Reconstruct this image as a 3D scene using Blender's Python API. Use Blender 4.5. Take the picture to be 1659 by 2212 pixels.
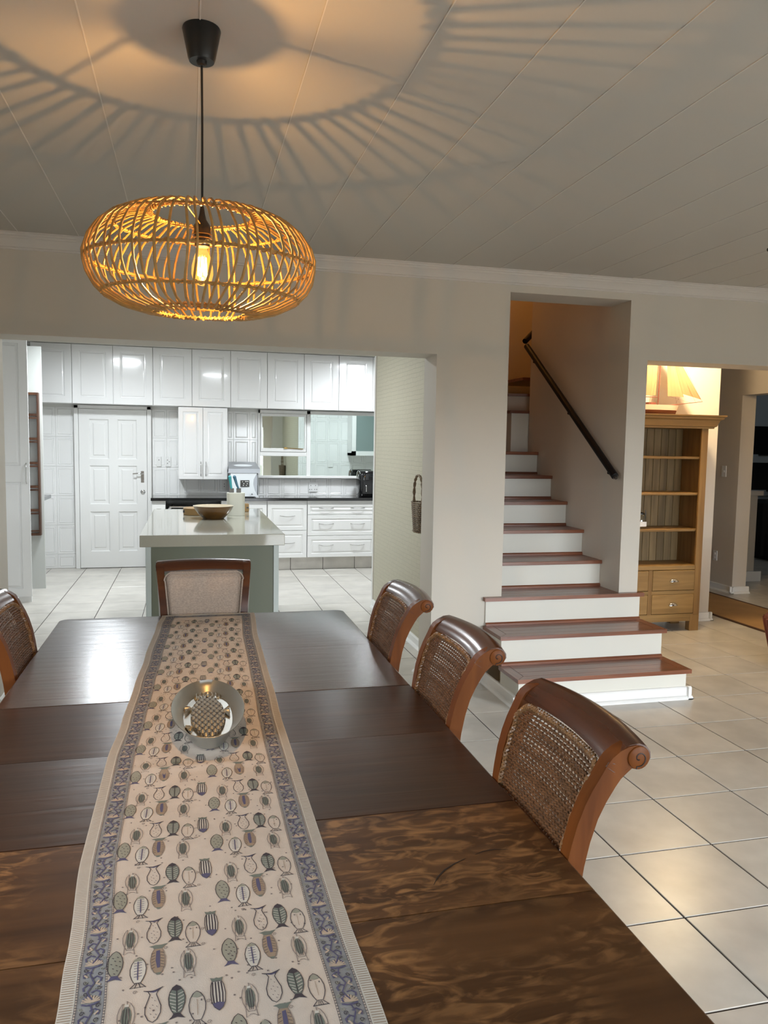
import bpy, bmesh, math, random
from mathutils import Vector, Matrix
random.seed(7)
for o in list(bpy.data.objects): bpy.data.objects.remove(o)
SC = bpy.context.scene
COL = SC.collection
pi = math.pi

# ------------------------------------------------------------------ camera
cd = bpy.data.cameras.new('camera'); cam = bpy.data.objects.new('camera', cd); COL.objects.link(cam)
F_PX = 1681.93; YAW, PITCH, ROLL = 0.2446455, 0.0868283, -0.0170520
fw = Vector((math.sin(YAW)*math.cos(PITCH), math.cos(YAW)*math.cos(PITCH), -math.sin(PITCH)))
rt = Vector((math.cos(YAW), -math.sin(YAW), 0)); dn = fw.cross(rt)
c_, s_ = math.cos(ROLL), math.sin(ROLL)
R_ = c_*rt + s_*dn; D_ = -s_*rt + c_*dn
m = Matrix((R_, -D_, -fw)).transposed().to_4x4(); m.translation = Vector((-1.5859, -2.1387, 1.5473))
cam.matrix_world = m
cd.sensor_fit = 'VERTICAL'; cd.sensor_height = 24.0; cd.lens = F_PX/2212*24.0; cd.clip_start = 0.02
SC.camera = cam
# ------------------------------------------------------------------ view, world, lights
SC.view_settings.view_transform = 'Standard'; SC.view_settings.look = 'None'
SC.view_settings.gamma = 1.0; SC.view_settings.use_curve_mapping = False
SC.view_settings.exposure = 0.0
W = bpy.data.worlds.new('world'); SC.world = W; W.use_nodes = True
_n, _l = W.node_tree.nodes, W.node_tree.links
_tc = _n.new('ShaderNodeTexCoord'); _sx = _n.new('ShaderNodeSeparateXYZ'); _l.new(_tc.outputs['Generated'], _sx.inputs[0])
_mr = _n.new('ShaderNodeMapRange'); _mr.inputs['From Min'].default_value = -0.03; _mr.inputs['From Max'].default_value = 0.03; _l.new(_sx.outputs[2], _mr.inputs[0])
_mx = _n.new('ShaderNodeMix'); _mx.data_type = 'RGBA'; _l.new(_mr.outputs[0], _mx.inputs[0])
_mx.inputs[6].default_value = (0.05, 0.05, 0.045, 1); _mx.inputs[7].default_value = (0.86, 0.93, 1.0, 1)   # ground, overcast sky
_l.new(_mx.outputs[2], _n['Background'].inputs[0]); _n['Background'].inputs[1].default_value = 20.0

def light(name, kind, loc, energy, color, size=0.1, size_y=None, target=None, radius=None, shape=None):
    l = bpy.data.lights.new(name, kind); l.energy = energy; l.color = color
    if kind == 'AREA':
        l.shape = shape or ('RECTANGLE' if size_y else 'DISK'); l.size = size
        if size_y: l.size_y = size_y
    else: l.shadow_soft_size = radius or 0.05
    o = bpy.data.objects.new(name, l); o.location = loc; COL.objects.link(o)
    if target is not None:
        o.rotation_euler = (Vector(target)-Vector(loc)).to_track_quat('-Z', 'Y').to_euler()
    return o
# daylight through the glass doors behind the camera and an added, unseen opening in the left wall
for nm, x0, x1 in (('portal_door', -.6, .35), ('portal_window', .9, 3.8)):
    p = light(nm, 'AREA', ((x0+x1)/2, -4.1, .975), 1, (1, 1, 1), x1-x0, 1.95, target=((x0+x1)/2, 0, .975)); p.data.cycles.is_portal = True
p = light('portal_added_opening', 'AREA', (-3.68, -1.4, 1.5), 1, (1, 1, 1), 1.2, 1.0, target=(0, -1.4, 1.5)); p.data.cycles.is_portal = True
# kitchen ceiling fittings (cool white)
light('kitchen_light_a', 'AREA', (-2.4, 6.0, 2.585), 49, (0.89, 0.955, 1.0), 0.36, target=(-2.4, 6.0, 0))
light('kitchen_light_b', 'AREA', (0.55, 6.5, 2.585), 45, (0.89, 0.955, 1.0), 0.36, target=(0.55, 6.5, 0))
light('kitchen_light_c', 'AREA', (-1.2, 4.3, 2.585), 26, (0.89, 0.955, 1.0), 0.36, target=(-1.2, 4.3, 0))
# hall, stair and corridor lamps (warm)
light('hall_light', 'POINT', (2.35, 3.35, 2.48), 90, (1.0, 0.74, 0.42), radius=0.07)
light('upstairs_light', 'POINT', (1.0, 4.6, 3.7), 11.0, (1.0, 0.42, 0.09), radius=0.08)
light('dark_room_fill', 'POINT', (6.6, 6.0, 2.4), 7, (0.75, 0.88, 1.0), radius=0.2)  # unseen fill added so the window frames in there show
light('corridor_light', 'POINT', (3.55, 2.9, 2.40), 11, (1.0, 0.76, 0.55), radius=0.3)
# filament of the rattan pendant
light('pendant_filament', 'POINT', (-1.551, 0.112, 2.025), 22, (1.0, 0.64, 0.33), radius=0.004)

# ------------------------------------------------------------------ materials
def new_mat(name):
    m = bpy.data.materials.new(name); m.use_nodes = True
    return m, m.node_tree.nodes, m.node_tree.links, m.node_tree.nodes['Principled BSDF']
def mat(name, col, rough=0.5, metal=0.0, spec=0.5, noise=0.0, nscale=8, bump=0.0, bscale=60, coat=0.0, stretch=(1,1,1), rand=0.0, emit=None, trans=0.0, alpha=1.0, bdist=0.002, crough=0.05):
    m, N, L, B = new_mat(name)
    B.inputs['Base Color'].default_value = (*col, 1); B.inputs['Roughness'].default_value = rough
    B.inputs['Metallic'].default_value = metal; B.inputs['Specular IOR Level'].default_value = spec
    B.inputs['Coat Weight'].default_value = coat; B.inputs['Coat Roughness'].default_value = crough
    if trans: B.inputs['Transmission Weight'].default_value = trans
    if alpha < 1: B.inputs['Alpha'].default_value = alpha
    tc = N.new('ShaderNodeTexCoord'); mp = N.new('ShaderNodeMapping'); L.new(tc.outputs['Object'], mp.inputs[0]); mp.inputs['Scale'].default_value = stretch
    if noise or rand:
        n = N.new('ShaderNodeTexNoise'); n.inputs['Scale'].default_value = nscale; n.inputs['Detail'].default_value = 5
        if rand:
            oi = N.new('ShaderNodeObjectInfo'); mul = N.new('ShaderNodeMath'); mul.operation = 'MULTIPLY'; mul.inputs[1].default_value = 37
            L.new(oi.outputs['Random'], mul.inputs[0])
            cb = N.new('ShaderNodeVectorMath'); cb.operation = 'ADD'; L.new(mp.outputs[0], cb.inputs[0]); L.new(mul.outputs[0], cb.inputs[1])
            L.new(cb.outputs[0], n.inputs['Vector'])
        else: L.new(mp.outputs[0], n.inputs['Vector'])
        r = N.new('ShaderNodeMapRange'); r.inputs['From Min'].default_value = .3; r.inputs['From Max'].default_value = .7
        r.inputs['To Min'].default_value = 1-noise; r.inputs['To Max'].default_value = 1+noise*.6
        L.new(n.outputs[0], r.inputs[0]); out = r.outputs[0]
        if rand:
            r2 = N.new('ShaderNodeMapRange'); r2.inputs['To Min'].default_value = 1-rand; r2.inputs['To Max'].default_value = 1+rand*.5
            L.new(oi.outputs['Random'], r2.inputs[0]); mm = N.new('ShaderNodeMath'); mm.operation = 'MULTIPLY'
            L.new(out, mm.inputs[0]); L.new(r2.outputs[0], mm.inputs[1]); out = mm.outputs[0]
        vm = N.new('ShaderNodeVectorMath'); vm.operation = 'SCALE'; vm.inputs[0].default_value = col; L.new(out, vm.inputs['Scale'])
        L.new(vm.outputs[0], B.inputs['Base Color'])
    if bump:
        bn = N.new('ShaderNodeTexNoise'); bn.inputs['Scale'].default_value = bscale; bn.inputs['Detail'].default_value = 4
        L.new(mp.outputs[0], bn.inputs['Vector']); bp = N.new('ShaderNodeBump'); bp.inputs['Strength'].default_value = bump; bp.inputs['Distance'].default_value = bdist
        L.new(bn.outputs[0], bp.inputs['Height']); L.new(bp.outputs[0], B.inputs['Normal'])
    if emit:
        B.inputs['Emission Color'].default_value = (*emit[0], 1); B.inputs['Emission Strength'].default_value = emit[1]
    return m
def wood(name, c1, c2, axis=0, scale=1.0, rough=0.35, coat=0.0, flake=0.0, bump=0.15, rand=0.15, spec=0.5, crough=.1, c3=None):
    """grain runs along axis"""
    m, N, L, B = new_mat(name)
    tc = N.new('ShaderNodeTexCoord'); oi = N.new('ShaderNodeObjectInfo')
    mul = N.new('ShaderNodeMath'); mul.operation = 'MULTIPLY'; mul.inputs[1].default_value = 23; L.new(oi.outputs['Random'], mul.inputs[0])
    ad = N.new('ShaderNodeVectorMath'); ad.operation = 'ADD'; L.new(tc.outputs['Object'], ad.inputs[0]); L.new(mul.outputs[0], ad.inputs[1])
    mp = N.new('ShaderNodeMapping'); L.new(ad.outputs[0], mp.inputs[0])
    st = [22*scale]*3; st[axis] = 1.6*scale; mp.inputs['Scale'].default_value = st
    n = N.new('ShaderNodeTexNoise'); n.inputs['Scale'].default_value = 1.0; n.inputs['Detail'].default_value = 7; n.inputs['Distortion'].default_value = .6; L.new(mp.outputs[0], n.inputs['Vector'])
    cr = N.new('ShaderNodeValToRGB'); cr.color_ramp.elements[0].position = .33; cr.color_ramp.elements[1].position = .68
    cr.color_ramp.elements[0].color = (*c1, 1); cr.color_ramp.elements[1].color = (*c2, 1); L.new(n.outputs[0], cr.inputs[0])
    col = cr.outputs[0]
    if flake:
        mp2 = N.new('ShaderNodeMapping'); L.new(ad.outputs[0], mp2.inputs[0]); s2 = [26*scale]*3; s2[axis] = 11*scale; mp2.inputs['Scale'].default_value = s2
        mp2.inputs['Rotation'].default_value = (0, 0, .35)
        n2 = N.new('ShaderNodeTexNoise'); n2.inputs['Scale'].default_value = 1.4; n2.inputs['Detail'].default_value = 4; n2.inputs['Distortion'].default_value = 1.6; L.new(mp2.outputs[0], n2.inputs['Vector'])
        n3 = N.new('ShaderNodeTexNoise'); n3.inputs['Scale'].default_value = 3.2; n3.inputs['Detail'].default_value = 1; L.new(ad.outputs[0], n3.inputs['Vector'])
        a = N.new('ShaderNodeMapRange'); a.inputs['From Min'].default_value = .46; a.inputs['From Max'].default_value = .66; L.new(n2.outputs[0], a.inputs[0])
        b = N.new('ShaderNodeMapRange'); b.inputs['From Min'].default_value = .30; b.inputs['From Max'].default_value = .54; L.new(n3.outputs[0], b.inputs[0])
        mm = N.new('ShaderNodeMath'); mm.operation = 'MULTIPLY'; L.new(a.outputs[0], mm.inputs[0]); L.new(b.outputs[0], mm.inputs[1])
        m3 = N.new('ShaderNodeMath'); m3.operation = 'MULTIPLY'; m3.inputs[1].default_value = flake; L.new(mm.outputs[0], m3.inputs[0])
        mx = N.new('ShaderNodeMix'); mx.data_type = 'RGBA'; L.new(m3.outputs[0], mx.inputs[0]); L.new(col, mx.inputs[6]); mx.inputs[7].default_value = (*(c3 or c2), 1); col = mx.outputs[2]
    r2 = N.new('ShaderNodeMapRange'); r2.inputs['To Min'].default_value = 1-rand; r2.inputs['To Max'].default_value = 1+rand; L.new(oi.outputs['Random'], r2.inputs[0])
    vm = N.new('ShaderNodeVectorMath'); vm.operation = 'SCALE'; L.new(col, vm.inputs[0]); L.new(r2.outputs[0], vm.inputs['Scale'])
    L.new(vm.outputs[0], B.inputs['Base Color'])
    B.inputs['Roughness'].default_value = rough; B.inputs['Coat Weight'].default_value = coat; B.inputs['Coat Roughness'].default_value = crough; B.inputs['Specular IOR Level'].default_value = spec
    if bump:
        bp = N.new('ShaderNodeBump'); bp.inputs['Strength'].default_value = bump; bp.inputs['Distance'].default_value = .001
        L.new(n.outputs[0], bp.inputs['Height']); L.new(bp.outputs[0], B.inputs['Normal'])
    return m
M = {}
M['wall'] = mat('wall_paint', (0.585, 0.545, 0.475), .6, bump=.12, bscale=180, spec=.3)
M['wall_warm'] = mat('hall_paint', (0.66, 0.60, 0.52), .6, bump=.1, bscale=180, spec=.3)
M['stair_paint'] = mat('stairwell_paint', (0.60, 0.545, 0.47), .6, spec=.3)
M['wall_white'] = mat('white_paint', (0.74, 0.74, 0.72), .5, spec=.3)
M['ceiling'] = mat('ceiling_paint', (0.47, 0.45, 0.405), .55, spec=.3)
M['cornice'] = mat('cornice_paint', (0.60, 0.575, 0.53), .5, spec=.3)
M['skirting'] = mat('skirting_gloss', (0.82, 0.82, 0.80), .25)
M['tile'] = mat('floor_tile_glaze', (0.60, 0.57, 0.52), .29, noise=.16, nscale=5, rand=.05, bump=.05, bscale=14, spec=.5)
M['grout'] = mat('dark_grout', (0.055, 0.045, 0.04), .9)
M['gloss_white'] = mat('gloss_white_door', (0.80, 0.80, 0.80), .13, coat=.6, bump=.02, bscale=9, bdist=.01)
M['white_enamel'] = mat('white_enamel', (0.80, 0.80, 0.79), .3)
M['wall_tile'] = mat('white_wall_tile', (0.86, 0.86, 0.855), .14, rand=.03, coat=.3)
M['tile_grout'] = mat('pale_grout', (0.55, 0.55, 0.54), .8)
M['grey_panel'] = mat('grey_white_board', (0.60, 0.615, 0.59), .45)
M['worktop_black'] = mat('black_worktop', (0.012, 0.012, 0.013), .12, coat=.5)
M['quartz'] = mat('cream_quartz', (0.40, 0.39, 0.32), .1, noise=.05, nscale=260, coat=.5)
M['olive'] = mat('olive_board', (0.135, 0.15, 0.105), .45)
M['pale_edge'] = mat('pale_blue_board', (0.50, 0.56, 0.54), .4)
M['mirror'] = mat('mirror_pane', (0.72, 0.80, 0.77), .015, metal=1.0)
M['black'] = mat('black_plastic', (0.008, 0.008, 0.008), .35)
M['gloss_black'] = mat('gloss_black', (0.006, 0.006, 0.007), .1, coat=.4)
M['handrail'] = mat('black_tube_paint', (0.003, 0.003, 0.004), .5, spec=.25)
M['chrome'] = mat('chrome', (0.62, 0.62, 0.62), .18, metal=1)
M['steel'] = mat('brushed_steel', (0.42, 0.43, 0.44), .3, metal=1)
M['pewter'] = mat('pewter', (0.50, 0.50, 0.47), .42, metal=1, bump=.2, bscale=25)
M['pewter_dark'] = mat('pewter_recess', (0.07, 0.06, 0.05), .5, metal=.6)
M['plate'] = mat('switch_plastic', (0.78, 0.78, 0.77), .35)
M['stair_wood'] = wood('red_brown_tread', (0.135, 0.042, 0.019), (0.235, 0.084, 0.040), 0, 1.2, rough=.3, coat=.2, rand=.1)
M['stair_wood_y'] = wood('red_brown_tread_side', (0.135, 0.042, 0.019), (0.235, 0.084, 0.040), 1, 1.2, rough=.3, coat=.2, rand=.1)
M['riser'] = mat('cream_riser', (0.66, 0.645, 0.575), .45, bump=.05, bscale=60)
M['pine'] = wood('aged_pine', (0.22, 0.125, 0.04), (0.32, 0.19, 0.065), 0, 1.0, rough=.42, rand=.08)
M['pine_v'] = wood('aged_pine_upright', (0.19, 0.10, 0.03), (0.29, 0.165, 0.055), 2, 1.0, rough=.42, rand=.1)
M['pine_back'] = wood('pale_pine_boards', (0.16, 0.105, 0.045), (0.27, 0.185, 0.085), 2, 1.0, rough=.5, rand=.16)
M['chair_wood'] = wood('mahogany_chair', (0.092, 0.027, 0.006), (0.155, 0.049, 0.0115), 2, .8, rough=.38, coat=.0, spec=.12, rand=.04, bump=.04)
M['crest_wood'] = wood('mahogany_crest', (0.052, 0.016, 0.007), (0.10, 0.030, 0.011), 1, .8, rough=.24, coat=.25, spec=.4, rand=.04, bump=.02)
M['groove'] = mat('dark_carving', (0.012, 0.005, 0.003), .6)
M['wicker'] = mat('brown_wicker', (0.125, 0.058, 0.024), .38, noise=.4, nscale=60, spec=.35)
M['braid'] = mat('tan_braid', (0.21, 0.112, 0.048), .38, noise=.35, nscale=50)
M['linen'] = mat('taupe_linen', (0.46, 0.37, 0.30), .9, noise=.25, nscale=120, bump=.5, bscale=450, stretch=(1, 1, 3))
M['table_far'] = wood('oak_top_far', (0.05, 0.027, 0.018), (0.095, 0.052, 0.034), 0, 1.3, rough=.25, coat=.15, flake=.5, rand=.04, c3=(.17, .10, .07), crough=.2, bump=.9)  # far boards paler and greyer, reflected light put into the base colour
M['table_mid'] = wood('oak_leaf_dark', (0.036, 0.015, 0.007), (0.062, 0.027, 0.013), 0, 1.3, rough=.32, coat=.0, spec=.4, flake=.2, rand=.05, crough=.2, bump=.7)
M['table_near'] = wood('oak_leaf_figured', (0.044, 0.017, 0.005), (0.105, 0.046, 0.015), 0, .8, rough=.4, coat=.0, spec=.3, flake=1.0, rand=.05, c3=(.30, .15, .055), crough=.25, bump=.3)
M['apron'] = wood('oak_frame', (0.035, 0.014, 0.006), (0.07, 0.03, 0.012), 0, 1.0, rough=.4)
M['cloth'] = mat('natural_cotton', (0.60, 0.53, 0.465), .95, noise=.06, nscale=30, bump=.25, bscale=700)
M['hem'] = mat('pale_ribbed_hem', (0.60, 0.58, 0.53), .95, noise=.05, nscale=40)
M['band'] = mat('blue_grey_print', (0.27, 0.275, 0.285), .95, noise=.15, nscale=60)
M['ink'] = mat('dark_ink', (0.055, 0.045, 0.055), .95)
M['ink_soft'] = mat('soft_ink', (0.22, 0.185, 0.175), .95)
M['green_ink'] = mat('grey_green_ink', (0.155, 0.18, 0.155), .95)
M['pale_green'] = mat('pale_green_ink', (0.30, 0.30, 0.245), .95)
M['purple_ink'] = mat('blue_purple_ink', (0.095, 0.088, 0.165), .95)
M['tan_ink'] = mat('tan_ink', (0.33, 0.25, 0.18), .95)
M['cream_ink'] = mat('cream_petal', (0.50, 0.40, 0.31), .95)
M['rattan'] = mat('honey_rattan', (0.44, 0.26, 0.08), .42, noise=.25, nscale=40)
M['brass'] = mat('aged_brass', (0.45, 0.30, 0.10), .3, metal=1)
M['socket'] = mat('dark_socket', (0.028, 0.018, 0.01), .3)
def clear_mat(name, col, gloss):
    m = bpy.data.materials.new(name); m.use_nodes = True; N, L = m.node_tree.nodes, m.node_tree.links
    N.remove(N['Principled BSDF']); t = N.new('ShaderNodeBsdfTransparent'); t.inputs[0].default_value = (*col, 1); g = N.new('ShaderNodeBsdfGlossy'); g.inputs['Roughness'].default_value = .05
    x = N.new('ShaderNodeMixShader'); x.inputs[0].default_value = gloss; L.new(t.outputs[0], x.inputs[1]); L.new(g.outputs[0], x.inputs[2]); L.new(x.outputs[0], N['Material Output'].inputs[0]); return m
M['bulb'] = clear_mat('amber_bulb', (1.0, 0.80, 0.45), .07)
_N, _L = M['bulb'].node_tree.nodes, M['bulb'].node_tree.links; _e = _N.new('ShaderNodeEmission'); _e.inputs[0].default_value = (1, .55, .12, 1); _e.inputs[1].default_value = .55
_a = _N.new('ShaderNodeAddShader'); _L.new(_N['Mix Shader'].outputs[0], _a.inputs[0]); _L.new(_e.outputs[0], _a.inputs[1]); _L.new(_a.outputs[0], _N['Material Output'].inputs[0])
M['filament'] = mat('glowing_filament', (1, .8, .4), .5, emit=((1.0, .62, .2), 90))
M['lamp_disc'] = mat('lit_diffuser', (1, 1, 1), .5, emit=((.95, .98, 1.0), 9))
M['hall_disc'] = mat('lit_warm_diffuser', (1, 1, 1), .5, emit=((1.0, .8, .5), 9))
M['bowl_out'] = mat('golden_lacquer', (0.12, 0.055, 0.012), .2, coat=.5, noise=.3, nscale=9)
M['bowl_in'] = mat('cream_lacquer', (0.68, 0.60, 0.46), .25, coat=.4)
M['ceramic'] = mat('cream_ceramic', (0.62, 0.62, 0.54), .4)
M['teal'] = mat('teal_handle', (0.03, 0.33, 0.36), .35)
M['navy'] = mat('blue_handle', (0.012, 0.10, 0.17), .3)
M['blade'] = mat('grey_blade', (0.13, 0.12, 0.11), .5)
M['bamboo'] = mat('bamboo', (0.30, 0.18, 0.065), .5)
M['silver_plastic'] = mat('silver_plastic', (0.40, 0.42, 0.45), .3, metal=.6)
M['white_plastic'] = mat('white_plastic', (0.78, 0.82, 0.85), .25)
M['basket'] = mat('grey_brown_wicker', (0.21, 0.155, 0.10), .7, noise=.4, nscale=60)
M['rack_wood'] = wood('dark_rack_wood', (0.06, 0.022, 0.01), (0.12, 0.05, 0.022), 2, 1.0, rough=.4)
M['rug'] = mat('orange_rug', (0.36, 0.21, 0.08), .95, noise=.12, nscale=4, bump=.3, bscale=300)
M['rug_edge'] = mat('rug_edge', (0.07, 0.03, 0.012), .9)
M['red_cloth'] = mat('red_brown_stripe', (0.12, 0.028, 0.018), .85, noise=.2, nscale=70)
M['red_light'] = mat('red_rib', (0.20, 0.06, 0.04), .85)
M['glass_dark'] = mat('night_glass', (0.002, 0.002, 0.003), .05)
M['frame_grey'] = mat('grey_window_frame', (0.42, 0.46, 0.48), .4)
M['sofa'] = mat('black_sofa', (0.008, 0.007, 0.007), .7)
M['cushion'] = mat('grey_cushion', (0.28, 0.29, 0.31), .9)
M['sail'] = mat('sail_cloth', (0.28, 0.19, 0.095), .9)
M['sail_line'] = mat('sail_seam', (0.30, 0.18, 0.08), .9)
M['hull_pink'] = mat('pale_hull', (0.55, 0.40, 0.33), .5)
M['hull_red'] = mat('dark_red_hull', (0.07, 0.012, 0.008), .5)
M['spar'] = mat('ship_spar', (0.14, 0.035, 0.02), .5)
M['glass'] = clear_mat('clear_glass', (0.82, 0.86, 0.86), .12)
M['green_glass'] = mat('greenish_glass', (0.22, 0.28, 0.27), .08, spec=.6)

def wallpaper_mat():
    m, N, L, B = new_mat('textured_wallpaper')
    tc = N.new('ShaderNodeTexCoord'); mp = N.new('ShaderNodeMapping'); L.new(tc.outputs['Object'], mp.inputs[0]); mp.inputs['Scale'].default_value = (1, 1, 1)
    sx = N.new('ShaderNodeSeparateXYZ'); L.new(mp.outputs[0], sx.inputs[0]); cb = N.new('ShaderNodeCombineXYZ'); L.new(sx.outputs[1], cb.inputs[0]); L.new(sx.outputs[2], cb.inputs[1])
    br = N.new('ShaderNodeTexBrick'); br.inputs['Scale'].default_value = 1.0; br.inputs['Brick Width'].default_value = .013; br.inputs['Row Height'].default_value = .034; br.inputs['Mortar Size'].default_value = .0022; br.inputs['Mortar Smooth'].default_value = .6
    br.inputs['Color1'].default_value = (0.58, 0.54, 0.42, 1); br.inputs['Color2'].default_value = (0.54, 0.505, 0.39, 1); br.inputs['Mortar'].default_value = (0.46, 0.43, 0.33, 1)
    n = N.new('ShaderNodeTexNoise'); n.inputs['Scale'].default_value = 14; L.new(tc.outputs['Object'], n.inputs['Vector'])
    vm = N.new('ShaderNodeVectorMath'); vm.operation = 'SCALE'; vm.inputs['Scale'].default_value = .02; L.new(n.outputs[1], vm.inputs[0])
    ad = N.new('ShaderNodeVectorMath'); L.new(cb.outputs[0], ad.inputs[0]); L.new(vm.outputs[0], ad.inputs[1]); L.new(ad.outputs[0], br.inputs['Vector'])
    L.new(br.outputs[0], B.inputs['Base Color']); B.inputs['Roughness'].default_value = .7
    bp = N.new('ShaderNodeBump'); bp.inputs['Strength'].default_value = .6; bp.inputs['Distance'].default_value = .003; bp.invert = True
    L.new(br.outputs['Fac'], bp.inputs['Height']); L.new(bp.outputs[0], B.inputs['Normal'])
    return m
M['wallpaper'] = wallpaper_mat()

# ------------------------------------------------------------------ mesh helpers
class MB:
    def __init__(s): s.v = []; s.f = []; s.m = []; s.mi = 0
    def add(s, vs, fs):
        b = len(s.v); s.v += [tuple(p) for p in vs]; s.f += [tuple(i+b for i in f) for f in fs]; s.m += [s.mi]*len(fs); return s
    def box(s, x0, x1, y0, y1, z0, z1, bev=0.0):
        if x0 > x1: x0, x1 = x1, x0
        if y0 > y1: y0, y1 = y1, y0
        if z0 > z1: z0, z1 = z1, z0
        if bev <= 0:
            vs = [(x, y, z) for x in (x0, x1) for y in (y0, y1) for z in (z0, z1)]
            return s.add(vs, [(0, 1, 3, 2), (4, 6, 7, 5), (0, 4, 5, 1), (2, 3, 7, 6), (0, 2, 6, 4), (1, 5, 7, 3)])
        bev = min(bev, (x1-x0)*.45, (y1-y0)*.45, (z1-z0)*.45)
        X, Y, Z = (x0, x1), (y0, y1), (z0, z1); vs = []; idx = {}
        for i in (0, 1):
            for j in (0, 1):
                for k in (0, 1):
                    a = bev if i == 0 else -bev; b = bev if j == 0 else -bev; c = bev if k == 0 else -bev
                    idx[i, j, k, 'x'] = len(vs); vs.append((X[i], Y[j]+b, Z[k]+c))
                    idx[i, j, k, 'y'] = len(vs); vs.append((X[i]+a, Y[j], Z[k]+c))
                    idx[i, j, k, 'z'] = len(vs); vs.append((X[i]+a, Y[j]+b, Z[k]))
        fs = []
        for t in (0, 1):
            fs.append([idx[t, 0, 0, 'x'], idx[t, 0, 1, 'x'], idx[t, 1, 1, 'x'], idx[t, 1, 0, 'x']])
            fs.append([idx[0, t, 0, 'y'], idx[0, t, 1, 'y'], idx[1, t, 1, 'y'], idx[1, t, 0, 'y']])
            fs.append([idx[0, 0, t, 'z'], idx[0, 1, t, 'z'], idx[1, 1, t, 'z'], idx[1, 0, t, 'z']])
        for a in (0, 1):
            for b in (0, 1):
                fs.append([idx[a, b, 0, 'x'], idx[a, b, 1, 'x'], idx[a, b, 1, 'y'], idx[a, b, 0, 'y']])
                fs.append([idx[a, 0, b, 'x'], idx[a, 1, b, 'x'], idx[a, 1, b, 'z'], idx[a, 0, b, 'z']])
                fs.append([idx[0, a, b, 'y'], idx[1, a, b, 'y'], idx[1, a, b, 'z'], idx[0, a, b, 'z']])
        for i in (0, 1):
            for j in (0, 1):
                for k in (0, 1): fs.append([idx[i, j, k, 'x'], idx[i, j, k, 'y'], idx[i, j, k, 'z']])
        return s.add(vs, fs)
    def prism(s, poly, axis, a, b):
        """poly of 2D points in the two other axes (x,y,z order), extruded along axis from a to b"""
        n = len(poly)
        def P(p, t):
            return {'x': (t, p[0], p[1]), 'y': (p[0], t, p[1]), 'z': (p[0], p[1], t)}[axis]
        vs = [P(p, a) for p in poly]+[P(p, b) for p in poly]
        return s.add(vs, [tuple(range(n)), tuple(range(2*n-1, n-1, -1))]+[(i, (i+1) % n, n+(i+1) % n, n+i) for i in range(n)])
    def lathe(s, prof, c=(0, 0, 0), seg=24, cap0=True, cap1=True, sx=1, sy=1):
        vs = []; fs = []; n = len(prof)
        for r, z in prof:
            for k in range(seg):
                a = 2*pi*k/seg; vs.append((c[0]+r*sx*math.cos(a), c[1]+r*sy*math.sin(a), c[2]+z))
        for i in range(n-1):
            for k in range(seg):
                k2 = (k+1) % seg; fs.append((i*seg+k, i*seg+k2, (i+1)*seg+k2, (i+1)*seg+k))
        if cap0: fs.append(tuple(range(seg))[::-1])
        if cap1: fs.append(tuple((n-1)*seg+k for k in range(seg)))
        return s.add(vs, fs)
    def tube(s, pts, r, seg=8, closed=False, cap=True):
        pts = [Vector(p) for p in pts]; n = len(pts); vs = []; fs = []
        rr = r if isinstance(r, (list, tuple)) else [r]*n; ref = None
        for i in range(n):
            if closed: t = pts[(i+1) % n]-pts[i-1]
            else: t = pts[min(i+1, n-1)]-pts[max(i-1, 0)]
            if t.length < 1e-9: t = Vector((0, 0, 1))
            t.normalize()
            if ref is None: ref = t.orthogonal().normalized()
            u = ref-t*ref.dot(t)
            if u.length < 1e-6: u = t.orthogonal()
            u.normalize(); w = t.cross(u); ref = u
            for k in range(seg):
                a = 2*pi*k/seg; vs.append(pts[i]+rr[i]*(math.cos(a)*u+math.sin(a)*w))
        for i in range(n if closed else n-1):
            j = (i+1) % n
            for k in range(seg):
                k2 = (k+1) % seg; fs.append((i*seg+k, i*seg+k2, j*seg+k2, j*seg+k))
        if cap and not closed: fs += [tuple(range(seg))[::-1], tuple((n-1)*seg+k for k in range(seg))]
        return s.add(vs, fs)
    def sphere(s, c, r, seg=12, sx=1, sy=1, sz=1):
        pr = [(r*math.sin(pi*i/seg)+1e-5, -r*sz*math.cos(pi*i/seg)) for i in range(seg+1)]
        return s.lathe(pr, c, seg*2, sx=sx, sy=sy)
    def loops(s, face, u0, u1, v0, v1, w, lp, back=None):
        """nested rectangles: lp = [(inset, height)], face = outward axis such as '-y'; u,v are the other two axes"""
        ax = face[1]; sg = -1 if face[0] == '-' else 1; vs = []; fs = []
        def P(u, v, h):
            t = w+sg*h
            return {'x': (t, u, v), 'y': (u, t, v), 'z': (u, v, t)}[ax]
        L_ = list(lp)
        if back is not None: L_ = [(0, -back)]+L_
        for ins, h in L_:
            vs += [P(u0+ins, v0+ins, h), P(u1-ins, v0+ins, h), P(u1-ins, v1-ins, h), P(u0+ins, v1-ins, h)]
        n = len(L_)
        for i in range(n-1):
            for k in range(4):
                k2 = (k+1) % 4; fs.append((4*i+k, 4*i+k2, 4*i+4+k2, 4*i+4+k))
        fs.append(tuple(4*(n-1)+k for k in range(4)))
        if back is not None: fs.append((0, 3, 2, 1))
        return s.add(vs, fs)
def off(o):
    v = Vector((0, 0, 0))
    while o is not None: v += o.location; o = o.parent
    return v
def link(name, me, parent=None, loc=(0, 0, 0)):
    o = bpy.data.objects.new(name, me); o.location = loc; COL.objects.link(o)
    if parent is not None: o.parent = parent
    return o
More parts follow.
